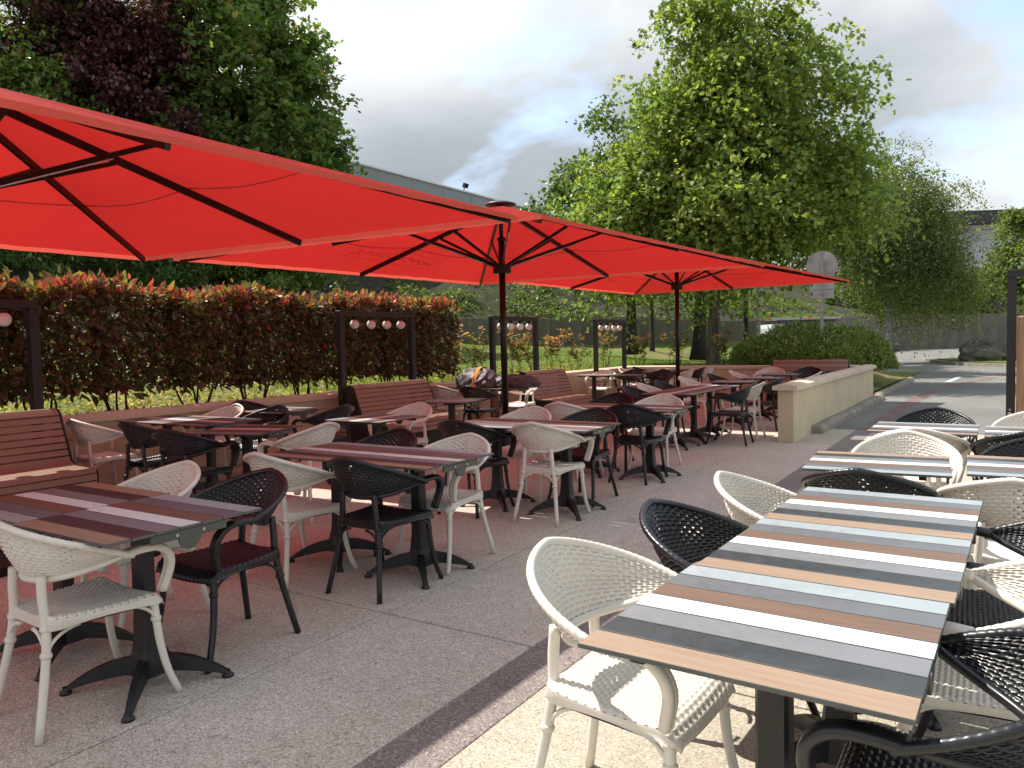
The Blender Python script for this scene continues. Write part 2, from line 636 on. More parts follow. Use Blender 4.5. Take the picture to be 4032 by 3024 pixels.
WALLPTS = [(-24.0, -12.0), (-22.9, 8.0), (-22.0, 28.7), (-19.0, 36.5), (-12.0, 48.0), (-10.2, 62.0), (-9.6, 83.0), (0.8, 95.5), (20, 101)]


def u_wall(v):
    for (a, b_), (c_, d) in zip(WALLPTS, WALLPTS[1:]):
        if b_ <= v <= d:
            return a + (c_ - a) * (v - b_) / (d - b_)
    return WALLPTS[0][0] if v < 0 else WALLPTS[-1][0]


def ss(a, b_, x):
    t = max(0.0, min(1.0, (x - a) / (b_ - a)))
    return t * t * (3 - 2 * t)


def lawn_z(u, v):
    w = u_wall(v)
    t = max(0, min(1, (-8.3 - u) / max(1.0, (-8.3 - w))))
    z = 0.70 + 0.85 * ss(0, 1, t)
    near = 1 - ss(24, 37, v) * (1 - t * 0.85)
    z = z * near
    if u > -8.3 and v > 18.4:
        z = (0.70 - 0.62 * ss(-4.5, -2.6, u)) * (1 - ss(24, 34, v))
    if v > 55:
        z *= 1 - ss(55, 75, v)
    return z + 0.05 * math.sin(u * 1.7) * math.cos(v * 1.1) * (1 if u < -9.5 else 0)


def grid_mesh(us_f, vs_list, zf):
    mb = MB()
    rows = [[(u, v, zf(u, v)) for u in us_f(v)] for v in vs_list]
    n = len(rows[0])
    mb.add([p for r in rows for p in r], [(i * n + j, i * n + j + 1, (i + 1) * n + j + 1, (i + 1) * n + j) for i in range(len(rows) - 1) for j in range(n - 1)], 0, True)
    return mb


vl = [-11.9 + i * 0.8 for i in range(110)]
vl = [v for v in vl if v < 76]
struct('lawn', grid_mesh(lambda v: [u_wall(v) + (-8.235 - u_wall(v)) * t / 26 for t in range(27)], vl, lawn_z), 'lawn')
struct('verge', grid_mesh(lambda v: [-8.237 + 5.65 * t / 14 for t in range(15)], [18.56 + i * 0.6 for i in range(27)], lawn_z), 'lawn')


def top_of_wall(v):
    return 2.72 - 0.2 * ss(36, 48, v) + 0.9 * ss(48, 83, v)


def slope_z(u, v):
    w = u_wall(v)
    d = max(0, w - u)
    z = top_of_wall(v) - 0.05 + min(d, 13) * (0.50 - 0.18 * ss(30, 50, v)) + max(0, d - 13) * 0.05
    return z + (0.22 * math.sin(u * 1.3 + v * 0.7) * math.cos(v * 0.9) + 0.12 * math.sin(u * 3.1 - v * 2.3)) * ss(0, 2, d)


struct('embankment', grid_mesh(lambda v: [u_wall(v) - 0.02 - 40 * (t / 40) ** 1.5 for t in range(41)], [-11.9 + i * 1.0 for i in range(113)], slope_z), 'slope_soil')

# concrete retaining wall made of cast panels
rw = thing('retaining_wall', 'long stained grey concrete retaining wall below the wooded bank', 'wall')
acc = []
for (a, b_), (c_, d) in zip(WALLPTS[1:], WALLPTS[2:]):
    L = math.hypot(c_ - a, d - b_)
    n = max(1, round(L / 1.9))
    ang = math.atan2(d - b_, c_ - a)
    for i in range(n):
        t0 = (i + 0.5) / n
        x, y = a + (c_ - a) * t0, b_ + (d - b_) * t0
        zt = top_of_wall(y) + random.uniform(-0.015, 0.015)
        zb = -0.1
        mb = MB()
        mb.bbox((0, 0, (zt + zb) / 2), (L / n - 0.02, 0.18, zt - zb), 0.015)
        obj('panel', mb, 'retaining_concrete', rw, (x, y, 0), (0, 0, ang + random.uniform(-0.004, 0.004)))


# low rendered terrace walls
def cap_poly(w, h0, h1):
    return [(-w / 2, h0), (w / 2, h0), (w / 2, h0 + h1), (0.06, h0 + h1 + 0.022), (-0.06, h0 + h1 + 0.022), (-w / 2, h0 + h1)]


def lowwall(label, axis, a, b_, c0, th, h, name='low_wall', ca=0.0, cb=0.0):
    t = thing(name, label, 'wall', (0, 0, 0))
    mb = MB()
    d = (th, b_ - a, h + 0.02) if axis == 'y' else (b_ - a, th, h + 0.02)
    ctr = (c0, (a + b_) / 2, h / 2 - 0.01) if axis == 'y' else ((a + b_) / 2, c0, h / 2 - 0.01)
    mb.bbox(ctr, d, 0.006)
    obj('wall_body', mb, 'wall_render', t)
    mb = MB()
    mb.prism([(c0 + p, z) for p, z in cap_poly(th + 0.12, h + 0.002, 0.06)], axis, a - ca, b_ + cb)
    obj('coping', mb, 'cap_render', t)
    return t


lowwall('long low beige rendered wall with coping in front of the hedge', 'y', -4, 18.33, -8.12, 0.20, 0.72)
lowwall('low beige rendered wall in front of the big round bush', 'x', -8.27, -2.645, 18.45, 0.20, 0.72)
lowwall('low beige wall with a free square end beside the open floor', 'y', 10.82, 18.6, -2.475, 0.21, 0.72, ca=0.06, cb=0.03)

# rough concrete footing and kerb outside the beige wall
mb = MB()
n = 60
vv, ff = [], []
for i in range(n + 1):
    y = 12.0 + (27.5 - 12.0) * i / n
    w = 0.15 + 0.012 * math.sin(i * 0.5) + random.uniform(-0.006, 0.006) if y < 19.4 else 0.14
    h = (0.115 + 0.008 * math.sin(i * 0.4)) if y < 19.4 else 0.10
    x = -2.368 if y < 19.4 else -2.46
    vv += [(x, y, -0.05), (x, y, h), (x + w * 0.7, y, h + random.uniform(-0.008, 0.008)), (x + w, y, h * 0.55), (x + w + 0.015, y, -0.05)]
    if i:
        o = (i - 1) * 5
        ff += [(o + k, o + k + 1, o + k + 6, o + k + 5) for k in range(4)]
ff += [(0, 1, 2, 3, 4), tuple(n * 5 + k for k in (4, 3, 2, 1, 0))]
mb.add(vv, ff)
struct('kerb', mb, 'kerb_concrete')

# traffic island with boulders
mb = MB()
ring = [(-3.4, 47), (-2.4, 43), (-1.2, 40.2), (0.3, 38.6), (4, 37.6), (7, 39), (7, 46), (3, 49), (-2, 49.5)]
mb.add([(x, y, -0.05) for x, y in ring] + [(x, y, 0.13) for x, y in ring], [tuple(range(9, 18))] + [(i, (i + 1) % 9, (i + 1) % 9 + 9, i + 9) for i in range(9)])
struct('island_kerb', mb, 'kerb_concrete')
mb = MB()
cx, cy = 1.2, 43.5
mb.add([(cx + (x - cx) * 0.9, cy + (y - cy) * 0.92, 0.16) for x, y in ring], [tuple(range(9))])
struct('island_lawn', mb, 'lawn')


def boulder(loc, s, label, seed):
    r = random.Random(seed)
    mb = MB()
    n, m = 14, 9
    vs_, fs = [], []
    ph = [r.uniform(0, 6.28) for _ in range(6)]
    for i in range(m):
        th = PI * i / (m - 1)
        for k in range(n):
            w = 2 * PI * k / n
            R = 1 + 0.16 * math.sin(3 * w + ph[0]) * math.sin(th) + 0.14 * math.cos(2 * th + ph[1] + w) + 0.10 * math.sin(5 * w + 4 * th + ph[2]) + r.uniform(-0.05, 0.05)
            x, y, z = s[0] * R * math.sin(th) * math.cos(w), s[1] * R * math.sin(th) * math.sin(w), s[2] * R * math.cos(th)
            vs_.append((x, y, max(z, -0.3 * s[2])))
    for i in range(m - 1):
        for k in range(n):
            fs.append((i * n + k, i * n + (k + 1) % n, (i + 1) * n + (k + 1) % n, (i + 1) * n + k))
    mb.add(vs_, fs, 0, False)
    tag(obj('boulder', mb, 'boulder_stone', None, (loc[0], loc[1], loc[2] + 0.28 * s[2])), label, 'boulder')


boulder((-0.9, 42.6, 0.16), (0.95, 0.7, 0.75), 'tall dark boulder on the grass traffic island', 3)
boulder((0.5, 43.8, 0.16), (0.9, 0.6, 0.5), 'flat wide boulder lying behind the tall one on the island', 8)
boulder((-8.6, 77.0, 0.0), (1.0, 0.7, 0.7), 'small boulder at the foot of the concrete retaining wall', 5)

# ------------------------------------------------------------------ armchair
def shell_top(s):
    p = s * rad(100)
    return Vector((0.288 * math.sin(p), -0.285 * math.cos(p), 0.815 - 0.165 * abs(s) ** 1.3))


def shell_bot(s):
    p = s * rad(100)
    return Vector(((0.205 + 0.075 * s ** 4) * math.sin(p), -0.20 * math.cos(p), 0.572 + 0.076 * abs(s) ** 2.2))


def weave(a, b_, na, nb):
    """height of a staggered strand pattern; a,b in 0..1"""
    row = math.floor(b_ * nb)
    fb = b_ * nb - row
    fa = a * na + (0.5 if row % 2 else 0.0)
    fa = fa - math.floor(fa)
    ha = min(1.0, max(0.0, 2.4 * (math.sin(PI * fa) - 0.22)))
    hb = max(0.0, math.sin(PI * fb)) ** 0.6
    return ha * hb


def make_backrest():
    mb = MB()
    NA, NB_ = 192, 90
    na, nb = 24, 15
    vs_ = []
    for j in range(NB_ + 1):
        t = j / NB_
        for i in range(NA + 1):
            s = -0.975 + 1.95 * i / NA
            a, b_ = shell_bot(s), shell_top(s)
            p = a.lerp(b_, t)
            out_ = Vector((p.x, p.y * 1.1, 0)).normalized()
            h = weave((s + 1) / 2, t, na, nb)
            p = p + out_ * (0.016 * math.sin(PI * t) + 0.0085 * (h - 0.5) + 0.018 * (max(0, t - 0.70) / 0.30) ** 2)
            p.z += 0.002 * (h - 0.5) + 0.010 * math.sin(PI * min(1, max(0, t - 0.5) / 0.5)) 
            vs_.append(p)
    fs = []
    w = NA + 1
    for j in range(NB_):
        for i in range(NA):
            s = -0.975 + 1.95 * (i + 0.5) / NA
            t = (j + 0.5) / NB_
            row = int(t * nb)
            fa = (s + 1) / 2 * na + (0.5 if row % 2 else 0)
            fa -= math.floor(fa)
            fb = t * nb - row
            col = int((s + 1) / 2 * na)
            if 0.25 < t < 0.78 and abs(s) < 0.66 and (fa < 0.09 or fa > 0.91) and 0.35 < fb < 0.65 and (col // 3) % 2 == 0:
                continue
            fs.append((j * w + i, j * w + i + 1, (j + 1) * w + i + 1, (j + 1) * w + i))
    mb.add(vs_, fs, 0, True)
    return mb.mesh('backrest')


def make_rim():
    mb = MB()
    N = 150
    P = []
    for i in range(N + 1):
        q = shell_top(-1.02 + 2.04 * i / N)
        P.append(q + Vector((q.x, q.y, 0)).normalized() * 0.014 + Vector((0, 0, -0.003)))
    mb.tube(P, [0.0135 + 0.0010 * math.sin(i * 2.1) for i in range(N + 1)], 10)
    P = [shell_bot(-1.0 + 2.0 * i / 60) for i in range(61)]
    mb.tube(P, 0.0135, 8)
    return mb.mesh('rim')


def make_arm(sgn):
    mb = MB()
    e = shell_top(1.0)
    pts_ = [e + Vector((0, -0.02, 0.0)), (e.x + 0.004, 0.10, 0.658), (0.288, 0.165, 0.652), (0.280, 0.212, 0.618), (0.262, 0.228, 0.555), (0.238, 0.205, 0.455)]
    P = smooth_path(pts_, 6)
    for off in (-0.012, 0.012):
        Q = [Vector((sgn * (p.x + off * 0.9), p.y, p.z)) for p in P]
        mb.tube(Q, 0.0165, 8)
    mb.tube([(sgn * p.x, p.y, p.z - 0.004) for p in P], 0.015, 6)
    return mb.mesh('arm')


def make_seat():
    mb = MB()
    NX, NY = 72, 108
    nx, ny = 14, 27

    def pt(a, b_):
        y = -0.205 + 0.435 * b_
        hw = 0.178 + 0.05 * b_ ** 0.7
        # rounded plan corners
        ey = abs(2 * b_ - 1)
        hw *= (1 - 0.28 * max(0, ey - 0.82) ** 2 / 0.0324 * 0.35)
        x = (2 * a - 1) * hw
        z = 0.452 - 0.014 * (1 - (2 * a - 1) ** 2) - 0.010 * math.sin(PI * b_)
        if b_ > 0.86:
            z -= 0.05 * ((b_ - 0.86) / 0.14) ** 2
        ex = abs(2 * a - 1)
        if ex > 0.93:
            z -= 0.012 * ((ex - 0.93) / 0.07) ** 2
        return Vector((x, y, z))
    vs_ = []
    for j in range(NY + 1):
        for i in range(NX + 1):
            p = pt(i / NX, j / NY)
            p.z += 0.0055 * (weave(i / NX, j / NY, nx, ny) - 0.5)
            vs_.append(p)
    w = NX + 1
    fs = [(j * w + i, j * w + i + 1, (j + 1) * w + i + 1, (j + 1) * w + i) for j in range(NY) for i in range(NX)]
    mb.add(vs_, fs, 0, True)
    # skirt
    ring = [(i, 0) for i in range(0, NX, 4)] + [(NX, j) for j in range(0, NY, 4)] + [(i, NY) for i in range(NX, 0, -4)] + [(0, j) for j in range(NY, 0, -4)]
    top = [pt(i / NX, j / NY) for i, j in ring]
    n = len(top)
    lo = [Vector((p.x * 1.01, p.y * 1.01, min(p.z - 0.012, 0.415 + 0.01 * math.sin(p.y * 9)))) for p in top]
    lo2 = [Vector((p.x * 0.97, p.y * 0.97, 0.392 + 0.012 * math.cos(p.y * 8))) for p in top]
    mb.add(top + lo + lo2, [(i, i + n, (i + 1) % n + n, (i + 1) % n) for i in range(n)] + [(i + n, i + 2 * n, (i + 1) % n + 2 * n, (i + 1) % n + n) for i in range(n)] + [tuple(range(2 * n, 3 * n))], 0, True)
    return mb.mesh('seat')


def ring_band(mb, p, q, t, r):
    p, q = Vector(p), Vector(q)
    d = (q - p).normalized()
    c0 = p.lerp(q, t)
    mb.tube([c0 - d * 0.011, c0 - d * 0.005, c0 + d * 0.005, c0 + d * 0.011], [r + 0.0005, r + 0.0045, r + 0.0045, r + 0.0005], 10)


def make_leg(sx, front):
    mb = MB()
    if front:
        pts_ = [(0.232, 0.268, 0.0), (0.216, 0.232, 0.10), (0.205, 0.208, 0.22), (0.198, 0.198, 0.33), (0.192, 0.192, 0.43)]
        P = smooth_path([(sx * x, y, z) for x, y, z in pts_], 4)
        mb.tube(P, [0.0145 + 0.0025 * i / (len(P) - 1) for i in range(len(P))], 10)
        ring_band(mb, P[-6], P[-4], 0.5, 0.0165)
    else:
        pts_ = [(0.198, -0.272, 0.0), (0.160, -0.222, 0.24), (0.145, -0.205, 0.35), (0.132, -0.200, 0.43), (0.124, -0.203, 0.52), (0.118, -0.200, 0.60)]
        P = smooth_path([(sx * x, y, z) for x, y, z in pts_], 4)
        mb.tube(P, [0.0155 + 0.002 * min(1, i / 10) for i in range(len(P))], 10)
        ring_band(mb, P[5], P[7], 0.5, 0.0175)
        ring_band(mb, P[9], P[11], 0.7, 0.0175)
    return mb.mesh('leg')


def make_brace(sx, front):
    mb = MB()
    if front:
        a = Vector((sx * 0.200, 0.201, 0.30))
        d1, d2 = Vector((0, -1, 0)), Vector((-sx, 0, 0))
    else:
        a = Vector((sx * 0.152, -0.213, 0.28))
        d1, d2 = Vector((0, 1, 0)), Vector((-sx, 0, 0))
    for d, R in ((d1, 0.13), (d2, 0.095)):
        P = []
        for k in range(9):
            w = PI / 2 * k / 8
            P.append(a + d * (R * (1 - math.cos(w))) + Vector((0, 0, 0.108 * math.sin(w))))
        mb.tube(P, 0.0075, 6)
    return mb.mesh('brace')


ME = dict(back=make_backrest(), rim=make_rim(), seat=make_seat())
for sx in (-1, 1):
    ME['arm', sx] = make_arm(sx)
    for fr in (0, 1):
        ME['leg', sx, fr] = make_leg(sx, fr)
        ME['brace', sx, fr] = make_brace(sx, fr)

FACE = {'+v': 0.0, '-v': PI, '+u': -PI / 2, '-u': PI / 2}


def armchair(color, u, v, face, where, group):
    m = color + '_plastic'
    rz = (FACE[face] if isinstance(face, str) else face) + random.uniform(-0.05, 0.05)
    t = thing('armchair', f'{color} woven armchair {where}', 'chair', (u, v, 0.0005), rz, group)
    obj('seat', ME['seat'], m, t)
    obj('backrest', ME['back'], m, t)
    obj('rim', ME['rim'], m, t)
    for sx in (-1, 1):
        obj('arm', ME['arm', sx], m, t)
        for fr in (0, 1):
            lg = obj('leg', ME['leg', sx, fr], m, t)
            obj('brace', ME['brace', sx, fr], m, lg)
    return t


# ------------------------------------------------------------------ slatted table
TS = 0.70
PWID = 0.0955
PG = (TS - 7 * PWID) / 6
pm = MB()
pm.bbox((0, 0, 0), (TS, PWID, 0.012), 0.0012)
for i in range(len(pm.f)):
    pm.mi[i] = 0 if i == 1 else 1
ME['plank'] = pm.mesh('plank')


def make_tframe():
    mb = MB()
    for x in (-0.22, 0.22):
        mb.bbox((x, 0, 0.7145), (0.035, 0.62, 0.024), 0.003)
    for y in (-0.06, 0.06):
        mb.bbox((0, y, 0.712), (0.50, 0.025, 0.02), 0.003)
    mb.bbox((0, 0, 0.692), (0.16, 0.16, 0.022), 0.004)
    return mb.mesh('top_frame')


def make_bracket():
    mb = MB()
    mb.bbox((0.338, 0, 0.7085), (0.012, 0.34, 0.036), 0.003)
    mb.prism([(0.05 * math.cos(a), 0.692 + 0.05 * math.sin(a)) for a in [PI + PI * k / 10 for k in range(11)]], 'x', 0.331, 0.343)
    mb.bbox((0.285, 0, 0.7), (0.10, 0.04, 0.012), 0.002)
    return mb.mesh('hinge_bracket')


def make_bolts():
    mb = MB()
    for y in (-0.06, 0.06):
        mb.tube([(0.343, y, 0.709), (0.3475, y, 0.709)], 0.007, 8)
    return mb.mesh('bolt')


def make_column():
    mb = MB()
    prof = [(0.055, 0.072), (0.10, 0.066), (0.16, 0.052), (0.24, 0.044), (0.34, 0.041), (0.66, 0.040), (0.685, 0.048)]
    vs_ = []
    for z, h in prof:
        e = h * 0.22
        o = [(h, h * 0.82 - e), (h - e, h * 0.82), (-h + e, h * 0.82), (-h, h * 0.82 - e), (-h, -h * 0.82 + e), (-h + e, -h * 0.82), (h - e, -h * 0.82), (h, -h * 0.82 + e)]
        vs_ += [(x, y, z) for x, y in o]
    n = 8
    mb.add(vs_, [(i * n + k, i * n + (k + 1) % n, i * n + n + (k + 1) % n, i * n + n + k) for i in range(len(prof) - 1) for k in range(n)] + [tuple(reversed(range(n))), tuple(range((len(prof) - 1) * n, len(prof) * n))])
    return mb.mesh('column')


def make_foot():
    mb = MB()
    N = 10
    vs_, fs = [], []
    for i in range(N + 1):
        t = i / N
        x = 0.02 + 0.315 * t
        zt = 0.112 * (1 - t ** 2.2) + 0.022
        zb = max(0.014, 0.062 * (1 - t ** 1.8) + 0.012 * t)
        w = 0.026 - 0.010 * t
        vs_ += [(x, -w, zb), (x, w, zb), (x, w * 0.8, zt), (x, -w * 0.8, zt)]
        if i:
            o = (i - 1) * 4
            fs += [(o + k, o + (k + 1) % 4, o + 4 + (k + 1) % 4, o + 4 + k) for k in range(4)]
    fs += [(3, 2, 1, 0), (N * 4, N * 4 + 1, N * 4 + 2, N * 4 + 3)]
    mb.add(vs_, fs)
    mb.lathe([(0.0, 0.0), (0.026, 0.0), (0.024, 0.012), (0.012, 0.018), (0.012, 0.03)], (0.325, 0, 0), 10)
    return mb.mesh('foot')


ME['tframe'], ME['bracket'], ME['bolt'], ME['column'], ME['foot'] = make_tframe(), make_bracket(), make_bolts(), make_column(), make_foot()


def table(u, v, rz, where, group, flip=False, detail=True):
    t = thing('striped_table', f'striped plank-top table {where}', 'table', (u, v, 0.0005), rz + random.uniform(-0.004, 0.004), group)
    for i in range(7):
        y = -TS / 2 + PWID / 2 + i * (PWID + PG)
        k = 6 - i if flip else i
        p = obj('plank', ME['plank'], [PLANKS[k], 'core_edge'], t, (random.uniform(-0.001, 0.001), y, 0.734), (0, 0, random.uniform(-0.001, 0.001)))
    obj('top_frame', ME['tframe'], 'black_metal', t)
    br = obj('hinge_bracket', ME['bracket'], 'bracket_metal', t)
    obj('bolt', ME['bolt'], 'bolt_metal', br)
    obj('column', ME['column'], 'black_metal', t)
    for k in range(4):
        obj('foot', ME['foot'], 'black_metal', t, (0, 0, 0), (0, 0, PI / 4 + k * PI / 2))
    return t


# shaded row of pairs beside the floor joint
ROW = 'tables in shaded pairs along the open floor'
CROW = 'armchairs at the shaded pairs'
ords = {1: 'fourth', 2: 'third', 3: 'second', 4: 'first'}
for k, (v0, dl, dr, fl) in {1: (1.505, 0.02, 0.0, 0), 2: (3.345, 0.0, 0.0, 0), 3: (5.30, 0.0, 0.0, 0), 4: (7.14, 0.0, 0.0, 0)}.items():
    pn = f'{ords[k]} shaded pair from the long run'
    table(-3.09, v0 + 0.35 + dr, 0, f'open-floor half of {pn}', ROW, k in (3, 4))
    table(-3.797, v0 + 0.35 + dl, PI if k in (1,) else 0, f'hedge half of {pn}', ROW, k in (3, 4))
for k, col, u, v, f, side in (
        (1, 'white', -3.16, 1.63, '+v', 'open-floor'), (1, 'black', -3.19, 2.33, '-v', 'open-floor'), (1, 'white', -3.86, 2.31, '-v', 'hedge'),
        (2, 'black', -3.12, 3.39, '+v', 'open-floor'), (2, 'white', -3.76, 3.30, '+v', 'hedge'), (2, 'white', -3.13, 4.02, '-v', 'open-floor'), (2, 'black', -3.83, 4.10, '-v', 'hedge'),
        (3, 'white', -3.12, 5.42, '+v', 'open-floor'), (3, 'black', -3.84, 5.36, '+v', 'hedge'), (3, 'black', -3.20, 6.18, '-v', 'open-floor'), (3, 'white', -3.88, 6.16, '-v', 'hedge'),
        (4, 'black', -3.17, 7.32, '+v', 'open-floor'), (4, 'white', -3.90, 7.28, '+v', 'hedge'), (4, 'white', -3.28, 8.12, '-v', 'open-floor'), (4, 'black', -3.92, 8.20, '-v', 'hedge')):
    tw = 'towards' if f == '+v' else 'away from'
    armchair(col, u, v, f, f'turned {tw} the beige wall, {side} half of {ords[k]} shaded pair', CROW)

# long shaded run next to the beige wall end
RUN = 'tables of the long shaded run'
for i, nm in enumerate(('outer end', 'middle', 'inner end')):
    table(-3.66, 9.78 + i * 0.71, PI / 2, f'at the {nm} of the long shaded run by the beige wall', RUN, True)
table(-3.72, 12.62, 0, 'with a sunlit edge between long run and beige corner', RUN)
table(-3.60, 13.85, 0, 'close inside the free-standing beige wall, shaded', RUN)
table(-3.62, 15.25, 0, 'deep in the corner before the far bench', RUN, True)
CRUN = 'armchairs along the beige wall'
for col, u, v, f, w in (
        ('black', -4.20, 9.95, '+u', 'on the hedge side of the long run, outer end'),
        ('white', -4.24, 10.58, '+u', 'on the hedge side of the long run, middle'),
        ('black', -4.28, 11.35, '+u', 'on the hedge side of the long run, inner end'),
        ('white', -4.36, 12.65, '+u', 'facing the sunlit-edge table behind the long run'),
        ('black', -4.25, 13.85, '+u', 'facing the shaded table close inside the beige wall'),
        ('white', -4.26, 15.2, '+u', 'facing the table deep in the beige corner'),
        ('black', -3.13, 10.42, '-u', 'with its back to the open floor at the long run'),
        ('white', -3.13, 11.05, '-u', 'with its back to the open floor beside a black one'),
        ('black', -3.16, 12.28, '-u', 'with its back close to the beige wall end'),
        ('white', -3.02, 14.6, '-u', 'with its back against the inside of the beige wall'),
        ('black', -3.02, 15.5, '-u', 'against the beige wall beside the far bench'),
        ('white', -4.15, 16.7, '-v', 'in front of the far slatted bench, hedge end'),
        ('black', -3.40, 16.8, '-v', 'in front of the far slatted bench, wall end')):
    armchair(col, u, v, f, w, CRUN)

# tables and chairs near the hedge wall
BK = 'tables along the hedge wall'
table(-6.62, 4.74, 0, 'with a sun fleck, outer half of the pair beyond bench', BK)
table(-7.33, 4.74, 0, 'against the hedge wall in the sun-flecked pair', BK, True)
table(-5.60, 4.38, rad(17), 'turned askew beside the sun-flecked pair', BK, True)
table(-6.95, 5.95, 0, 'sunlit white-striped one in front of the hedge wall', BK)
table(-5.19, 5.60, PI / 2, 'with sunlit end between umbrella poles', BK)
table(-5.88, 7.74, rad(14), 'shaded one standing before the second slatted bench', BK, True)
table(-7.50, 10.35, 0, 'under the grey end of the folded covers', BK)
table(-6.72, 10.28, rad(6), 'under the dark end of the folded covers', BK)
table(-7.35, 14.75, 0, 'partly sunlit before the last lamp frame, left half', BK)
table(-6.64, 14.75, 0, 'partly sunlit before the last lamp frame, right half', BK)
for i, nm in enumerate(('outer', 'middle', 'inner')):
    table(-6.62, 16.25 + 0.71 * i, PI / 2, f'{nm} one of the run in the far hedge corner', BK)
CBK = 'armchairs along the hedge wall'
for col, u, v, f, w in (
        ('white', -7.40, 4.10, '+v', 'between the first slatted bench and the flecked pair'),
        ('black', -6.62, 4.16, '+v', 'with sunlit seat at the flecked pair'),
        ('black', -5.72, 3.92, 0.25, 'at the askew table, back to the long bench'),
        ('white', -7.42, 5.38, '-v', 'with sun-spotted rim at the flecked pair'),
        ('black', -6.72, 5.42, '-v', 'with brightly sunlit back at the flecked pair'),
        ('black', -7.60, 6.10, '+u', 'with its back to the hedge wall at white-striped table'),
        ('white', -5.02, 4.50, '-u', 'with its back to the open floor at the askew table'),
        ('black', -6.33, 6.02, '-u', 'with its back to the pole at the white-striped table'),
        ('white', -5.38, 6.22, '-v', 'behind the table with the sunlit end'),
        ('white', -7.45, 9.72, '+v', 'between the second bench and the folded covers'),
        ('black', -6.80, 9.66, '+v', 'tucked under the table with the folded covers'),
        ('white', -6.85, 10.95, '-v', 'beside the third bench behind the folded covers'),
        ('white', -7.45, 15.32, '-v', 'fully sunlit below the last lamp frame'),
        ('black', -6.78, 15.36, '-v', 'with glinting sunlit weave below the last lamp frame'),
        ('black', -6.15, 15.45, '-v', 'in half shade next to the glinting one'),
        ('white', -7.28, 16.6, '+u', 'on the hedge side of the corner run'),
        ('black', -7.28, 17.4, '+u', 'on the hedge side of the corner run, inner end'),
        ('white', -5.98, 16.3, '-u', 'with its back to the far pole, outer end of corner run'),
        ('black', -5.98, 17.0, '-u', 'with its back to the far pole, middle of corner run'),
        ('white', -5.98, 17.7, '-u', 'with its back to the far pole, inner end of corner run')):
    armchair(col, u, v, f, w, CBK)

# sunlit tables on the open side
SUNT = 'sunlit tables on the pale floor'
for i, (u, v, nm) in enumerate(((-0.462, 1.893, 'end one of the sunlit row of three, slightly out of line'), (-0.432, 2.622, 'middle one of the sunlit row of three'), (-0.413, 3.352, 'inner end of the sunlit row of three'))):
    tb_ = table(u, v, rad(-1.5), nm, SUNT)
    tb_.scale = (1, 1.033, 1)
    tb_.rotation_euler.z = rad(-1.5)
table(-0.565, 4.62, rad(4), 'on pale floor between the sunlit row and glass screen', SUNT, True)
table(0.205, 4.76, rad(2), 'beside it, right of the gap before the glass screen', SUNT, True)
table(-0.475, 6.48, 0, 'in the sunlit pair closest to the glass screen, band side', SUNT)
table(0.265, 6.42, 0, 'in the sunlit pair closest to the glass screen, outer side', SUNT)
CSUN = 'armchairs on the sunlit floor'
for col, u, v, f, w in (
        ('white', -0.90, 2.04, '+u', 'by the dark floor band at the end of the sunlit row'),
        ('black', -0.84, 2.74, '+u', 'by the dark floor band at the sunlit row, between two white'),
        ('white', -0.80, 3.50, '+u', 'by the dark floor band at the inner end of sunlit row'),
        ('black', -0.10, 1.88, '-u', 'facing the floor band at the end of the sunlit row'),
        ('white', -0.03, 2.58, '-u', 'facing the floor band between two black ones'),
        ('black', 0.02, 3.22, '-u', 'facing the floor band at the inner end of sunlit row'),
        ('black', -0.55, 4.14, '+v', 'seen from behind between the sunlit row and next table'),
        ('white', 0.06, 4.14, '+v', 'seen from behind beside the black one, sunlit rim'),
        ('white', -0.49, 5.22, '-v', 'back to back with another white one, sunlit weave'),
        ('white', -0.47, 6.02, '+v', 'back to back with the sunlit-weave white one'),
        ('black', -0.46, 7.10, '-v', 'with glossy sunlit weave before the asphalt'),
        ('white', 0.25, 7.02, '-v', 'sunlit before the glass screen'),
        ('black', 0.15, 5.98, '+v', 'at the outer table closest to the glass screen'),
        ('black', 0.19, 5.16, '-v', 'behind the outer table, back to back with a black one')):
    armchair(col, u, v, f, w, CSUN)

# ------------------------------------------------------------------ slatted benches
def bench(label, loc, rz, L=1.6, full=True):
    t = thing('slatted_bench', label, 'bench', loc, rz, 'slatted benches')
    # local: x along, +y forward
    slats = []
    for k, (y, z, a) in enumerate(((-0.395, 0.845, 100), (-0.372, 0.905, 40), (-0.318, 0.925, 0), (-0.268, 0.895, -52))):
        slats.append((y, z, a))
    p0, p1 = Vector((-0.245, 0.838)), Vector((-0.105, 0.475))
    for k in range(7):
        q = p0.lerp(p1, k / 6)
        slats.append((q.x, q.y, -69))
    slats.append((-0.055, 0.440, -30))
    for k in range(5):
        slats.append((0.008 + k * 0.066, 0.428 - 0.002 * k, 0))
    slats += [(0.318, 0.402, -60), (0.335, 0.345, -90), (0.335, 0.283, -90)]
    mb = MB()
    mb.bbox((0, 0, 0), (L - 0.05, 0.055, 0.02), 0.004)
    me = mb.mesh('slat')
    for y, z, a in slats:
        obj('slat', me, 'bench_wood', t, (0, y, z), (rad(a), 0, 0))
    poly = [(-0.40, 0.0), (-0.40, 0.86), (-0.385, 0.905), (-0.34, 0.935), (-0.29, 0.925), (-0.255, 0.885), (-0.10, 0.47), (-0.06, 0.435), (0.0, 0.416), (0.29, 0.408), (0.325, 0.385), (0.322, 0.25), (0.22, 0.22), (0.20, 0.0)]
    for x in (-L / 2 + 0.012, L / 2 - 0.012):
        mb = MB()
        mb.prism(poly, 'x', x - 0.011, x + 0.011)
        obj('end_panel', mb, 'bench_steel', t)
    mb = MB()
    mb.bbox((0, -0.05, 0.115), (L - 0.06, 0.42, 0.23), 0.004)
    obj('plinth', mb, 'plinth', t)
    return t


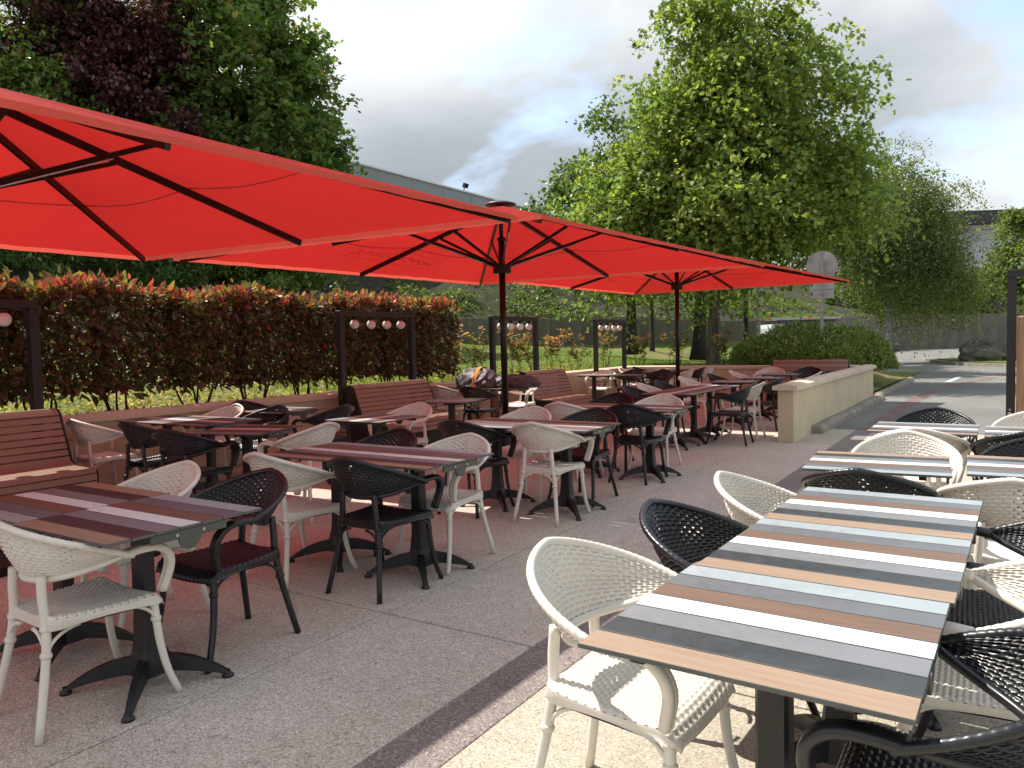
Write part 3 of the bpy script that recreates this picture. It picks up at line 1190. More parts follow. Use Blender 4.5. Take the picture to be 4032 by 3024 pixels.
bench('slatted wooden bench beside the white chair at the hedge wall', (-7.07, 2.88, 0.0), -PI / 2)
bench('slatted wooden bench below the lamp frame at the hedge end', (-7.07, 8.28, 0.0), -PI / 2, 1.62)
bench('slatted wooden bench beside the folded covers, black curved end panel', (-6.95, 12.45, 0.0), -PI / 2, 1.5)
bench('slatted wooden bench backing onto the wall before the round bush', (-3.62, 17.86, 0.0), PI, 1.66)

# ------------------------------------------------------------------ lamp frames with globes
def lamp_frame(v0, v1, label):
    t = thing('lamp_frame', label, 'lamp', (-7.70, (v0 + v1) / 2, 0), 0, 'lamp frames along the hedge wall')
    h = (v1 - v0) / 2
    for s in (-1, 1):
        mb = MB()
        mb.bbox((0, s * (h - 0.0425), 0.935), (0.085, 0.085, 1.87), 0.004)
        p = obj('post', mb, 'frame_paint', t)
    mb = MB()
    mb.bbox((0, 0, 1.911), (0.087, 2 * h, 0.08), 0.004)
    bm_ = obj('crossbeam', mb, 'frame_paint', t)
    w = 2 * (h - 0.11)
    for k in range(4):
        y = w * ((0.154, 0.400, 0.643, 0.872)[k] - 0.5)
        mb = MB()
        mb.lathe([(0.0, 0.0), (0.034, 0.0), (0.034, -0.045), (0.0, -0.045)], (0, 0, 0), 12)
        so_ = obj('socket', mb, 'frame_paint', t, (0.0, y, 1.870))
        mb = MB()
        n = 12
        mb.lathe([(max(0.0005, 0.066 * math.sin(PI * i / n)), -0.066 * math.cos(PI * i / n)) for i in range(n + 1)], (0, 0, 0), 20)
        obj('globe', mb, 'globe_glass', so_, (0, 0, -0.103))
    # slatted boxes round the post feet
    for s in (-1, 1):
        bx = thing('slatted_post_box', f'slatted wooden box, {"inner" if s > 0 else "outer"} post foot of the {label.split(", ")[-1]}', 'box', (-7.56, (v0 + v1) / 2 + s * (h - 0.055), 0), 0, 'slatted boxes at the lamp frame feet')
        mb = MB()
        mb.bbox((0, 0, 0.31), (0.15, 0.30, 0.60), 0.003)
        obj('core', mb, 'plinth', bx)
        for k in range(9):
            z = 0.05 + k * 0.066
            mb = MB()
            mb.bbox((0.084, 0, z), (0.016, 0.34, 0.055), 0.003)
            obj('slat', mb, 'bench_wood', bx)
            for s2 in (-1, 1):
                mb = MB()
                mb.bbox((0.0, s2 * 0.160, z), (0.15, 0.016, 0.055), 0.003)
                obj('slat', mb, 'bench_wood', bx)
        mb = MB()
        mb.bbox((0.125, 0, 0.622), (0.10, 0.345, 0.018), 0.003)
        obj('lid', mb, 'bench_wood', bx)


lamp_frame(2.08, 3.69, 'black square lamp frame with white globes, frame above the first bench')
lamp_frame(7.60, 9.20, 'black square lamp frame with white globes, frame in front of the hedge end')
lamp_frame(11.35, 12.96, 'black square lamp frame with white globes, frame behind the folded covers')
lamp_frame(15.52, 17.15, 'black square lamp frame with white globes, frame above the sunlit chairs')

# ------------------------------------------------------------------ umbrellas
def umbrella(corners, ze, za, zh, label, prints):
    # corners: plan positions in the order (+u+v), (-u+v), (-u-v), (+u-v)
    u, v = sum(c_[0] for c_ in corners) / 4, sum(c_[1] for c_ in corners) / 4
    t = thing('market_umbrella', label, 'umbrella', (u, v, 0), 0, 'red umbrellas over the terrace')
    cs = [(c_[0] - u, c_[1] - v) for c_ in corners]
    mid = lambda a, b_: ((a[0] + b_[0]) / 2, (a[1] + b_[1]) / 2)
    mb = MB()
    mb.box((0, 0, 0.03), (0.7, 0.7, 0.06))
    mb.lathe([(0.09, 0.06), (0.09, 0.10), (0.06, 0.34), (0.047, 0.36)], (0, 0, 0), 12)
    obj('base', mb, 'pole_paint', t)
    mb = MB()
    mb.tube([(0, 0, 0.3), (0, 0, za - 0.42)], 0.043, 16)
    mb.tube([(0, 0, za - 0.43), (0, 0, za + 0.02)], 0.027, 12)
    mb.tube([(0, 0, za - 0.46), (0, 0, za - 0.42)], 0.056, 14)
    obj('pole', mb, 'pole_paint', t)
    mb = MB()
    mb.lathe([(0.046, -0.055), (0.115, -0.055), (0.12, -0.045), (0.12, 0.05), (0.11, 0.06), (0.046, 0.06)], (0, 0, zh), 12, 0, False)
    hub = obj('hub', mb, 'pole_paint', t)
    mb = MB()
    mb.lathe([(0.0, 0.055), (0.11, 0.05), (0.20, 0.02), (0.205, 0.005), (0.0, 0.002)], (0, 0, za), 20)
    obj('top_cap', mb, 'bracket_metal', t)
    per = [cs[0], mid(cs[0], cs[1]), cs[1], mid(cs[1], cs[2]), cs[2], mid(cs[2], cs[3]), cs[3], mid(cs[3], cs[0])]
    A = Vector((0, 0, za))
    for i in range(8):
        P, Q = Vector((*per[i], ze)), Vector((*per[(i + 1) % 8], ze))
        N = 12
        mb = MB()
        idx, vs_, fs = {}, [], []
        for a in range(N + 1):
            for b_ in range(a + 1):
                t1 = a / N
                t2 = b_ / a if a else 0
                p = A.lerp(P.lerp(Q, t2), t1)
                # tensioned cloth: slight sag between ribs, scalloped rim
                sg = math.sin(PI * t2)
                p.z -= 0.050 * sg * t1 * math.sin(PI * min(1, t1)) + 0.030 * sg * math.sin(PI * t1) - 0.004 * math.sin(t2 * 40) * sg * t1 ** 4
                if a == N:
                    pass
                r = Vector((p.x, p.y, 0))
                p -= r * (0.006 * sg * t1 ** 3)
                idx[a, b_] = len(vs_)
                vs_.append(p)
        for a in range(1, N + 1):
            for b_ in range(a):
                fs.append((idx[a, b_], idx[a, b_ + 1], idx[a - 1, b_] if b_ < a else idx[a - 1, a - 1]))
                if b_ < a - 1:
                    fs.append((idx[a, b_ + 1], idx[a - 1, b_ + 1], idx[a - 1, b_]))
        mb.add(vs_, fs, 0, True)
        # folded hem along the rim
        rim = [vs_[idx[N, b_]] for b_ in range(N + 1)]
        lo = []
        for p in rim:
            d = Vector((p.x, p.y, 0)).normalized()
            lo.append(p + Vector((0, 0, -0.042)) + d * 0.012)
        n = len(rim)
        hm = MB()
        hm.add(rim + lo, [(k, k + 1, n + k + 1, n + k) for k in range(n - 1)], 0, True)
        pan = obj('canopy_panel', mb, 'canopy_red', t)
        obj('hem', hm, 'canopy_hem_sunlit', pan)
        # sewn seam across the panel
        mb = MB()
        s0, s1 = A.lerp(P, 0.60), A.lerp(Q, 0.60)
        pts_ = []
        for k in range(9):
            t2 = k / 8
            p = s0.lerp(s1, t2)
            p.z -= 0.060 * math.sin(PI * t2) * 0.951 + 0.005
            pts_.append(p)
        mb.tube(pts_, 0.006, 4)
        obj('seam', mb, 'canopy_print', pan)
        # rib and strut
        R0 = Vector((0, 0, za - 0.035))
        R1 = A.lerp(P, 0.985) - Vector((0, 0, 0.05))
        d = (R1 - R0).normalized()
        side = d.cross(Vector((0, 0, 1))).normalized()
        upv = side.cross(d)
        rm = Matrix((d, side, upv)).transposed()
        mb = MB()
        c0 = (R0 + R1) / 2
        mb.box(c0, ((R1 - R0).length, 0.032, 0.055), rm)
        rb = obj('rib', mb, 'pole_paint', t)
        mb = MB()
        w = Vector((per[i][0], per[i][1], 0)).normalized()
        S0 = Vector((0, 0, zh + 0.045)) + w * 0.07
        S1 = R0.lerp(R1, 0.36 if i % 2 == 0 else 0.40) - Vector((0, 0, 0.03))
        dd = (S1 - S0).normalized()
        sd = dd.cross(Vector((0, 0, 1))).normalized()
        r2 = Matrix((dd, sd, sd.cross(dd))).transposed()
        mb.box((S0 + S1) / 2, ((S1 - S0).length, 0.022, 0.034), r2)
        obj('strut', mb, 'pole_paint', rb)
        if i % 2 == 0:
            mb = MB()
            e = S0.lerp(S1, 0.72)
            mb.tube([S0 - Vector((0, 0, 0.024)), e - Vector((0, 0, 0.024))], 0.009, 6)
            obj('gas_spring', mb, 'strut_metal', rb)
    # printed name, read from above; shows through the cloth
    for sd_ in prints:
        cu = bpy.data.curves.new('lettering', 'FONT')
        cu.body = 'HIPPOPOTAMUS'
        cu.align_x = 'CENTER'
        cu.align_y = 'CENTER'
        cu.size = 0.235
        to = bpy.data.objects.new('lettering', cu)
        COL.objects.link(to)
        bpy.context.view_layer.update()
        me = bpy.data.meshes.new_from_object(to.evaluated_get(bpy.context.evaluated_depsgraph_get()))
        bpy.data.objects.remove(to)
        e_ = Vector((*per[{'-u': 3, '+v': 1, '+u': 7}[sd_]], ze))
        dn = (e_ - A).normalized()                                  # down the slope
        xx = Vector((0, 0, 1)).cross(Vector((e_.x, e_.y, 0))).normalized()   # reading direction, seen from outside
        xx = (xx - dn * xx.dot(dn)).normalized()
        nn = xx.cross(-dn)
        if nn.z < 0:
            nn = -nn
        pos = A.lerp(e_, 0.74) + nn * 0.006
        mw = Matrix((xx, -dn, nn)).transposed().to_4x4()
        mw.translation = pos
        me.transform(mw)
        o = obj('lettering', me, 'canopy_print', t)
        mb = MB()
        for s in (1, -1):
            for x0, y0, x1, y1 in ((-0.95, 0.15, -0.35, 0.21), (-0.35, 0.21, 0.35, 0.21), (0.35, 0.21, 0.95, 0.15)):
                a, b_ = Vector((x0, s * y0, 0)), Vector((x1, s * y1, 0))
                mb.add([mw @ a, mw @ b_, mw @ (b_ + Vector((0, 0.012, 0))), mw @ (a + Vector((0, 0.012, 0)))], [(0, 1, 2, 3)])
        obj('lettering_border', mb, 'canopy_print', t)
    return t


umbrella(((-3.38, 5.41), (-8.05, 5.04), (-8.2, -0.95), (-3.52, -0.75)), 2.50, 3.27, 2.43, 'red square umbrella over the first bench and the first tables', ())
umbrella(((-2.94, 11.54), (-7.75, 11.12), (-8.1, 5.42), (-3.30, 5.67)), 2.535, 3.25, 2.42, 'red square umbrella with mirrored lettering over the middle tables', ('-u',))
umbrella(((-2.85, 18.55), (-8.1, 18.7), (-8.3, 11.9), (-3.42, 11.95)), 2.70, 3.30, 2.545, 'red square umbrella reaching over the free-standing beige wall', ('-u', '+v'))

# ------------------------------------------------------------------ folded umbrella covers with a strap
def cover(name, label, c, size, rz, seed, folds):
    r = random.Random(seed)
    mb = MB()
    n, m = 110, 56
    vs_, fs = [], []
    ph = [r.uniform(0, 6.28) for _ in range(8)]
    for i in range(m + 1):
        th = PI * i / m
        for k in range(n):
            w = 2 * PI * k / n
            x = math.sin(th) * math.cos(w)
            y = math.sin(th) * math.sin(w)
            z = math.cos(th)
            x = math.copysign(abs(x) ** 0.8, x)
            y = math.copysign(abs(y) ** 0.8, y)
            f = 1.0
            lon = x * folds + 0.9 * math.sin(2 * y + ph[0])
            f += 0.11 * (1 - abs(math.sin(lon * 1.3 + ph[1] + 1.3 * z))) * (0.6 + 0.4 * z)
            f += 0.05 * (1 - abs(math.sin(3 * w + 4 * z + ph[2])))
            f += 0.06 * (1 - abs(math.sin(5 * w - 6 * z + 2 * x + ph[6]))) + 0.04 * (1 - abs(math.sin(9 * x + 5 * z + ph[7])))
            f += 0.05 * math.sin(2.2 * x + ph[3]) + 0.04 * math.sin(5 * y + 3 * x + ph[4])
            zz_ = z * size[2] * (f + 0.12 * math.sin(2.6 * x + ph[5]))
            vs_.append((x * size[0] * f, y * size[1] * f, max(zz_, -0.28 * size[2]) + 0.28 * size[2]))
    for i in range(m):
        for k in range(n):
            fs.append((i * n + k, (i + 1) * n + k, (i + 1) * n + (k + 1) % n, i * n + (k + 1) % n))
    mb.add(vs_, fs, 0, True)
    return tag(obj(name, mb, 'cover_cloth', None, (c[0], c[1], c[2]), (0, 0, rz)), label, 'cover')


cover('folded_cover', 'crumpled grey umbrella cover heaped on the table, yellow strap round it', (-7.18, 10.22, 0.741), (0.40, 0.27, 0.215), rad(-12), 4, 5)
cover('folded_cover', 'dark crumpled umbrella cover lying behind the umbrella pole', (-6.55, 10.34, 0.741), (0.36, 0.22, 0.15), rad(20), 9, 4)
mb = MB()
P = [(-7.22, 10.52, 0.98), (-7.18, 10.40, 1.055), (-7.14, 10.24, 1.075), (-7.10, 10.08, 1.05), (-7.07, 9.96, 0.96), (-7.055, 9.885, 0.84), (-7.05, 9.87, 0.72), (-7.05, 9.87, 0.45), (-7.05, 9.865, 0.02)]
P = smooth_path(P, 4)
vs_, fs = [], []
for i, p in enumerate(P):
    vs_ += [p + Vector((-0.026, -0.016, 0)), p + Vector((0.026, 0.016, 0)), p + Vector((0.026, 0.020, 0.004)), p + Vector((-0.026, -0.012, 0.004))]
    if i:
        o = (i - 1) * 4
        fs += [(o + k, o + (k + 1) % 4, o + 4 + (k + 1) % 4, o + 4 + k) for k in range(4)]
mb.add(vs_, fs)
tag(obj('strap', mb, 'strap_yellow'), 'yellow orange strap hanging from the grey folded cover', 'strap')

# ------------------------------------------------------------------ glass and wood wind screen
ws = thing('wind_screen', 'dark framed glass wind screen with a wooden board', 'screen', (0.05, 8.3, 0))
for nm, c_, d_ in (('post', (0.035, 0, 0.97), (0.07, 0.06, 1.94)), ('post', (1.565, 0, 0.97), (0.07, 0.06, 1.94)), ('rail', (0.80, 0, 1.975), (1.60, 0.062, 0.07)), ('rail', (0.80, 0, 0.05), (1.46, 0.05, 0.06))):
    mb = MB()
    mb.bbox(c_, d_, 0.004)
    obj(nm, mb, 'frame_paint', ws)
mb = MB()
mb.box((0.80, 0, 1.01), (1.46, 0.008, 1.85))
obj('glass_pane', mb, 'clear_glass', ws)
for k in range(3):
    mb = MB()
    mb.bbox((0, 0, 0.8), (0.118, 0.045, 1.54), 0.012)
    obj('board', mb, 'screen_wood', ws, (0.135 + k * 0.121, -0.06, 0.02))
mb = MB()
mb.bbox((0.03, -0.035, 0.66), (0.03, 0.012, 0.11), 0.003)
mb.tube([(0.03, -0.04, 0.74), (0.03, -0.055, 0.74)], 0.009, 8)
obj('latch', mb, 'bolt_metal', ws)

# ------------------------------------------------------------------ road sign seen from behind
rs = thing('road_sign', 'grey back of a round road sign with two plates below', 'road sign', (-4.03, 21.76, 0.2), rad(-4))
mb = MB()
mb.bbox((0, 0, 1.75), (0.078, 0.05, 3.52), 0.006)
obj('post', mb, 'sign_post', rs)


def disc(mb, r, z, y0, y1, n=40):
    mb.prism([(r * math.cos(2 * PI * k / n), z + r * math.sin(2 * PI * k / n)) for k in range(n)], 'y', y0, y1)


# the sign faces the road beyond (+y); its back is towards the terrace
ang = math.atan2(21.76, -4.03) - PI / 2
rs.rotation_euler = (0, 0, ang)
mb = MB()
disc(mb, 0.385, 3.15, 0.034, 0.046)
obj('disc', mb, 'sign_back', rs)
mb = MB()
mb.lathe([(0.380, -0.012), (0.392, -0.012), (0.392, 0.012), (0.380, 0.012)], (0, 0, 0), 40)
o = obj('disc_rim', mb, 'sign_plate', rs, (0, 0.034, 3.15), (PI / 2, 0, 0))
for z, h in ((2.62, 0.22), (2.385, 0.235)):
    mb = MB()
    mb.bbox((0, 0.04, z), (0.60, 0.014, h), 0.006)
    p = obj('plate', mb, 'sign_plate', rs)
    mb = MB()
    mb.box((0, 0.027, z), (0.36, 0.014, 0.022))
    mb.box((0, -0.03, z), (0.10, 0.012, 0.028))
    obj('clamp', mb, 'sign_post', p)
    mb = MB()
    mb.box((-0.26, 0.0315, z + 0.02), (0.06, 0.002, 0.09))
    obj('sticker', mb, 'bracket_metal', p)

# ------------------------------------------------------------------ parked van with ladders
van = thing('parked_van', 'pale van with ladders on its roof rack behind the bush', 'van', (-8.3, 42.1, 0.0), math.atan2(43.44 - 40.83, 4.07))
prof = [(-2.45, 0.35), (2.42, 0.35), (2.55, 0.75), (2.42, 1.05), (1.75, 1.25), (1.15, 1.98), (0.85, 2.12), (-2.35, 2.15), (-2.47, 1.95)]
mb = MB()
mb.prism(prof, 'y', -0.95, 0.95)
obj('body', mb, 'van_paint', van)
mb = MB()
for y in (-0.955, 0.955):
    mb.prism([(0.55, 1.25), (1.55, 1.25), (1.1, 1.88), (0.55, 1.9)], 'y', y - 0.006, y + 0.006)
obj('side_window', mb, 'van_glass', van)
mb = MB()
mb.add([(1.77, -0.8, 1.27), (1.77, 0.8, 1.27), (1.19, 0.75, 1.97), (1.19, -0.75, 1.97)], [(0, 1, 2, 3)])
obj('windscreen', mb, 'van_glass', van)
for x in (-1.6, 1.6):
    for y in (-0.86, 0.86):
        mb = MB()
        mb.tube([(x, y - 0.11, 0.33), (x, y + 0.11, 0.33)], 0.33, 20)
        w = obj('wheel', mb, 'rubber', van)
        mb = MB()
        mb.tube([(x, y - 0.115, 0.33), (x, y + 0.115, 0.33)], 0.19, 16)
        obj('rim', mb, 'aluminium', w)
mb = MB()
for x in (-2.0, -1.0, 0.0, 0.8):
    mb.box((x, 0, 2.27), (0.05, 1.7, 0.05))
    for y in (-0.82, 0.82):
        mb.box((x, y, 2.20), (0.05, 0.04, 0.12))
for y in (-0.83, 0.83):
    mb.box((-0.6, y, 2.31), (3.1, 0.05, 0.07))
obj('roof_rack', mb, 'black_metal', van)
for x0, x1, y, z in ((-2.4, -0.55, -0.72, 2.43), (-0.4, 1.15, -0.72, 2.43), (-2.3, 1.2, 0.1, 2.40)):
    lad = thing('ladder', {-2.4: 'short aluminium ladder with orange ends on the van rack', -0.4: 'aluminium ladder section at the front of the van rack', -2.3: 'long aluminium ladder lying along the middle of the van rack'}[x0], 'ladder', van.matrix_basis @ Vector(((x0 + x1) / 2, y, z)), van.rotation_euler.z, 'ladders on the van')
    h = (x1 - x0) / 2
    for s in (-1, 1):
        mb = MB()
        mb.bbox((0, s * 0.19, 0), (2 * h, 0.03, 0.10), 0.004)
        r_ = obj('rail', mb, 'aluminium', lad)
        mb = MB()
        mb.bbox((-h - 0.02, s * 0.19, 0), (0.06, 0.045, 0.13), 0.004)
        mb.bbox((h + 0.02, s * 0.19, 0), (0.06, 0.045, 0.13), 0.004)
        obj('end_cap', mb, 'orange_plastic', r_)
    for k in range(6):
        mb = MB()
        xk = -h + 0.2 + k * (2 * h - 0.4) / 5
        mb.tube([(xk, -0.18, 0), (xk, 0.18, 0)], 0.016, 8)
        obj('rung', mb, 'aluminium', lad)

# ------------------------------------------------------------------ buildings
bl = thing('warehouse', 'grey panelled warehouse parapet rising behind the trees', 'building', (-30.0, 38, 0))
mb = MB()
mb.box((-10, 0, 5.6), (20, 70, 11.2))
obj('wall', mb, 'panel_dark', bl)
for k in range(23):
    mb = MB()
    mb.bbox((0.045, -34 + k * 3.05, 11.0), (0.09, 3.02, 1.0), 0.01)
    obj('parapet_panel', mb, 'panel_dark', bl)
    mb = MB()
    mb.bbox((0.045, -34 + k * 3.05, 9.95), (0.09, 3.02, 1.0), 0.01)
    obj('parapet_panel', mb, 'panel_dark', bl)
mb = MB()
mb.box((0.03, 0, 11.57), (0.30, 70.2, 0.10))
obj('coping', mb, 'panel_light', bl)
mb = MB()
mb.box((0.05, 3.4, 11.75), (0.05, 0.06, 0.28))
mb.box((0.18, 3.4, 11.95), (0.18, 0.40, 0.30), Matrix.Rotation(rad(25), 3, 'Y'))
obj('floodlight', mb, 'black_metal', bl)

br = thing('store_building', 'grey and cream panelled store with dark flat roof edge', 'building', (-1.5, 118, 0), rad(27))
mb = MB()
mb.box((8, 12, 7.4), (60, 24, 14.8))
obj('wall', mb, 'panel_grey', br)
for row, (z0, z1, mt) in enumerate(((0.0, 3.2, 'panel_cream'), (3.2, 5.7, 'panel_cream'), (5.7, 8.1, 'panel_cream'), (8.1, 10.0, 'panel_cream'), (10.0, 10.7, 'panel_light'), (10.7, 12.1, 'panel_grey'), (12.1, 13.6, 'panel_grey'), (13.6, 15.0, 'panel_grey'), (15.0, 15.6, 'panel_light'))):
    for k in range(10):
        mb = MB()
        mb.bbox((-19 + k * 6.0, -0.06, (z0 + z1) / 2), (5.95, 0.12, z1 - z0 - 0.06), 0.02)
        obj('facade_panel', mb, mt, br)
mb = MB()
mb.box((8, 11, 16.35), (62, 27, 1.5))
obj('roof', mb, 'roof_dark', br)


# ------------------------------------------------------------------ vegetation helpers (vectorised leaf meshes)
LEAF = {
    # (along, across, lift) template and faces
    'blade': (np.array([[0, 0, 0], [0.32, 0.5, 0.10], [0.68, 0.42, 0.10], [1, 0, -0.06], [0.68, -0.42, 0.10], [0.32, -0.5, 0.10]]), [(0, 1, 2, 3), (0, 3, 4, 5)]),
    'diamond': (np.array([[0, 0, 0], [0.45, 0.5, 0.08], [1, 0, -0.05], [0.45, -0.5, 0.08]]), [(0, 1, 2), (0, 2, 3)]),
    'maple': (np.array([[0, 0, 0], [0.10, 0.62, -0.05], [0.34, 0.24, 0.06], [0.62, 0.50, 0.0], [1.0, 0, -0.10], [0.62, -0.50, 0.0], [0.34, -0.24, 0.06], [0.10, -0.62, -0.05]]), [(0, 1, 2), (0, 2, 3, 4), (0, 4, 5, 6), (0, 6, 7)]),
}


def nrm(a):
    return a / np.maximum(1e-9, np.linalg.norm(a, axis=1, keepdims=True))


def leaf_mesh(name, pos, d, up, ln, wd, col, kind, mat):
    tmpl, faces = LEAF[kind]
    d = nrm(d)
    side = nrm(np.cross(d, up))
    nn = np.cross(side, d)
    N, T = len(pos), len(tmpl)
    V = pos[:, None, :] + d[:, None, :] * (tmpl[None, :, 0:1] * ln[:, None, None]) + side[:, None, :] * (tmpl[None, :, 1:2] * wd[:, None, None]) + nn[:, None, :] * (tmpl[None, :, 2:3] * ln[:, None, None])
    V = V.reshape(-1, 3)
    loops, starts, tot = [], [], []
    base = (np.arange(N) * T)[:, None]
    cnt = [len(f) for f in faces]
    per = sum(cnt)
    L = np.concatenate([base + np.array(f)[None, :] for f in faces], axis=1).reshape(-1)
    st = np.cumsum([0] + cnt[:-1])
    S = (np.arange(N)[:, None] * per + st[None, :]).reshape(-1)
    me = bpy.data.meshes.new(name)
    me.vertices.add(len(V))
    me.vertices.foreach_set('co', V.astype(np.float32).ravel())
    me.loops.add(len(L))
    me.loops.foreach_set('vertex_index', L.astype(np.int32))
    me.polygons.add(len(S))
    me.polygons.foreach_set('loop_start', S.astype(np.int32))
    me.polygons.foreach_set('loop_total', np.tile(cnt, N).astype(np.int32))
    at = me.attributes.new('leafcol', 'FLOAT_COLOR', 'POINT')
    c4 = np.ones((N, T, 4), np.float32)
    c4[:, :, :3] = col[:, None, :]
    at.data.foreach_set('color', c4.ravel())
    me.materials.append(MATS[mat])
    me.update(calc_edges=True)
    me.validate()
    return me


def rnd_dirs(n):
    a = rng.normal(size=(n, 3))
    return nrm(a)


def palette(n, cols, w=None, jit=0.12):
    cols = np.array(cols)
    i = rng.choice(len(cols), n, p=w)
    return np.clip(cols[i] * (1 + rng.normal(size=(n, 1)) * jit) * (1 + rng.normal(size=(n, 3)) * 0.04), 0.002, 0.9)


def sprays(lobes, n_twig, per, twig_len, droop, shell=0.45, spread=0.10, outw=0.9, clump=14, csize=0.42):
    """leaf positions along drooping twigs that fill a crown made of lobes (cx,cy,cz,rx,ry,rz)"""
    lob = np.array(lobes, float)
    vol = (lob[:, 3] * lob[:, 4] * lob[:, 5]) ** 0.75
    nc = max(12, n_twig // clump)
    kc = rng.choice(len(lob), nc, p=vol / vol.sum())
    dc = rnd_dirs(nc)
    rc = (shell + (1 - shell) * rng.random(nc)) ** 0.6
    rc = rc * (1 + 0.22 * np.abs(rng.normal(size=nc)) * (rng.random(nc) < 0.35))
    pc = lob[kc, :3] + dc * lob[kc, 3:] * rc[:, None]
    j = rng.integers(0, nc, n_twig)
    size = twig_len * csize * (0.6 + 0.8 * rng.random(nc))
    dr = dc[j]
    p0 = pc[j] + rng.normal(size=(n_twig, 3)) * size[j][:, None] * np.array([1, 1, 0.8])
    td = nrm(dr * outw + rng.normal(size=(n_twig, 3)) * 0.45 + np.array([0, 0, 0.15]))
    t = np.linspace(0, 1, per)[None, :, None]
    tl = (twig_len * (0.6 + 0.8 * rng.random(n_twig)))[:, None, None]
    path = p0[:, None, :] + td[:, None, :] * t * tl
    path[:, :, 2] -= (droop * (t[:, :, 0] ** 1.8) * tl[:, :, 0])
    pos = path + rng.normal(size=path.shape) * spread
    d = np.repeat(td[:, None, :], per, 1) * 0.6 + rng.normal(size=path.shape) * 0.7
    d[:, :, 2] -= 0.25 + droop * 0.6
    return pos.reshape(-1, 3), d.reshape(-1, 3), path, p0


def tree(name, label, base, h_trunk, r_trunk, lobes, n_twig, per, twig_len, droop, ls, lw, cols, w, kind, lmat, bark, group=None, lean=(0, 0), shell=0.45, spread=0.10, limbs=9, parts=True, jit=0.14):
    t = thing(name, label, 'tree', (0, 0, 0), 0, group)
    base = Vector(base)
    top = base + Vector((lean[0], lean[1], h_trunk))
    mb = MB()
    P = smooth_path([base - Vector((0, 0, 0.3)), base + Vector((lean[0] * 0.2, lean[1] * 0.1, h_trunk * 0.33)), base + Vector((lean[0] * 0.6, lean[1] * 0.6, h_trunk * 0.7)), top], 4)
    R = [r_trunk * (1.45 if i == 0 else (1.15 if i == 1 else 1.0 - 0.45 * i / len(P))) for i in range(len(P))]
    mb.tube(P, R, 12)
    for k in range(limbs):
        lb = lobes[k % len(lobes)]
        s0 = base.lerp(top, random.uniform(0.55, 1.0))
        e = Vector((lb[0] + random.uniform(-0.6, 0.6) * lb[3], lb[1] + random.uniform(-0.6, 0.6) * lb[4], lb[2] + random.uniform(-0.3, 0.8) * lb[5]))
        mid = s0.lerp(e, 0.5) + Vector((random.uniform(-0.3, 0.3), random.uniform(-0.3, 0.3), 0.12 * (e - s0).length))
        Q = smooth_path([s0, mid, e], 5)
        mb.tube(Q, [r_trunk * 0.42 * (1 - 0.85 * i / (len(Q) - 1)) for i in range(len(Q))], 7)
        for _ in range(4):
            q = Q[random.randint(3, len(Q) - 2)]
            e2 = q + Vector((random.uniform(-1, 1) * lb[3] * 0.6, random.uniform(-1, 1) * lb[4] * 0.6, random.uniform(-0.1, 0.7) * lb[5]))
            mb.tube(smooth_path([q, q.lerp(e2, 0.5) + Vector((0, 0, 0.15)), e2], 3), [r_trunk * 0.13, r_trunk * 0.11, r_trunk * 0.09, r_trunk * 0.07, r_trunk * 0.05, r_trunk * 0.04, r_trunk * 0.03], 5)
    obj('trunk', mb, bark, t)
    pos, d, path, p0 = sprays(lobes, n_twig, per, twig_len, droop, shell, spread)
    n = len(pos)
    up = nrm(rng.normal(size=(n, 3)) * 0.55 + np.array([0, 0, 1.0]))
    me = leaf_mesh('crown', pos, d, up, ls * (0.6 + 0.8 * rng.random(n)), lw * (0.6 + 0.8 * rng.random(n)), palette(n, cols, w, jit), kind, lmat)
    obj('crown', me, None, t)
    return t


GREEN_BRIGHT = [(0.22, 0.30, 0.075), (0.165, 0.24, 0.06), (0.30, 0.335, 0.11), (0.11, 0.175, 0.045)]
GREEN_DARK = [(0.09, 0.155, 0.045), (0.065, 0.12, 0.035), (0.13, 0.20, 0.058), (0.18, 0.23, 0.075)]
GREEN_BIRCH = [(0.16, 0.20, 0.08), (0.12, 0.16, 0.06), (0.21, 0.24, 0.10), (0.09, 0.125, 0.045)]


def arr(xs):
    return xs


# big bright maple beyond the far wall
mx_, my_ = -7.0, 23.3
ML = [(mx_ - 0.4, my_, 6.2, 2.3, 2.1, 1.9), (mx_ + 0.5, my_ + 0.4, 8.3, 1.8, 1.7, 1.7), (mx_ - 1.9, my_ - 1.2, 5.2, 1.7, 1.5, 1.1), (mx_ + 1.7, my_ + 1.0, 6.4, 1.5, 1.4, 1.4), (mx_ - 1.3, my_ - 0.8, 7.7, 1.2, 1.2, 1.2),
      (mx_ + 0.1, my_, 10.4, 0.9, 0.9, 1.4), (mx_ + 0.5, my_ + 0.3, 11.6, 0.5, 0.5, 1.0), (mx_ + 2.3, my_ + 1.5, 9.2, 0.6, 0.6, 0.35), (mx_ - 1.6, my_ - 0.8, 9.6, 0.35, 0.35, 1.2), (mx_ - 0.7, my_ - 0.4, 10.9, 0.4, 0.4, 1.1), (mx_ + 3.1, my_ + 2.0, 7.9, 0.8, 0.7, 0.4),
      (mx_ + 2.7, my_ + 1.7, 6.2, 1.0, 0.9, 0.8), (mx_ + 0.1, my_ - 1.5, 5.1, 1.8, 1.2, 0.7), (mx_ - 2.9, my_ - 1.7, 4.9, 1.2, 1.1, 0.6), (mx_ + 1.4, my_ + 0.6, 10.0, 0.7, 0.7, 0.8), (mx_ + 1.9, my_ + 0.9, 5.5, 1.4, 1.2, 0.6), (mx_ - 3.4, my_ - 2.0, 5.4, 0.7, 0.7, 0.4), (mx_ - 2.4, my_ - 1.3, 6.6, 0.8, 0.8, 0.6)]
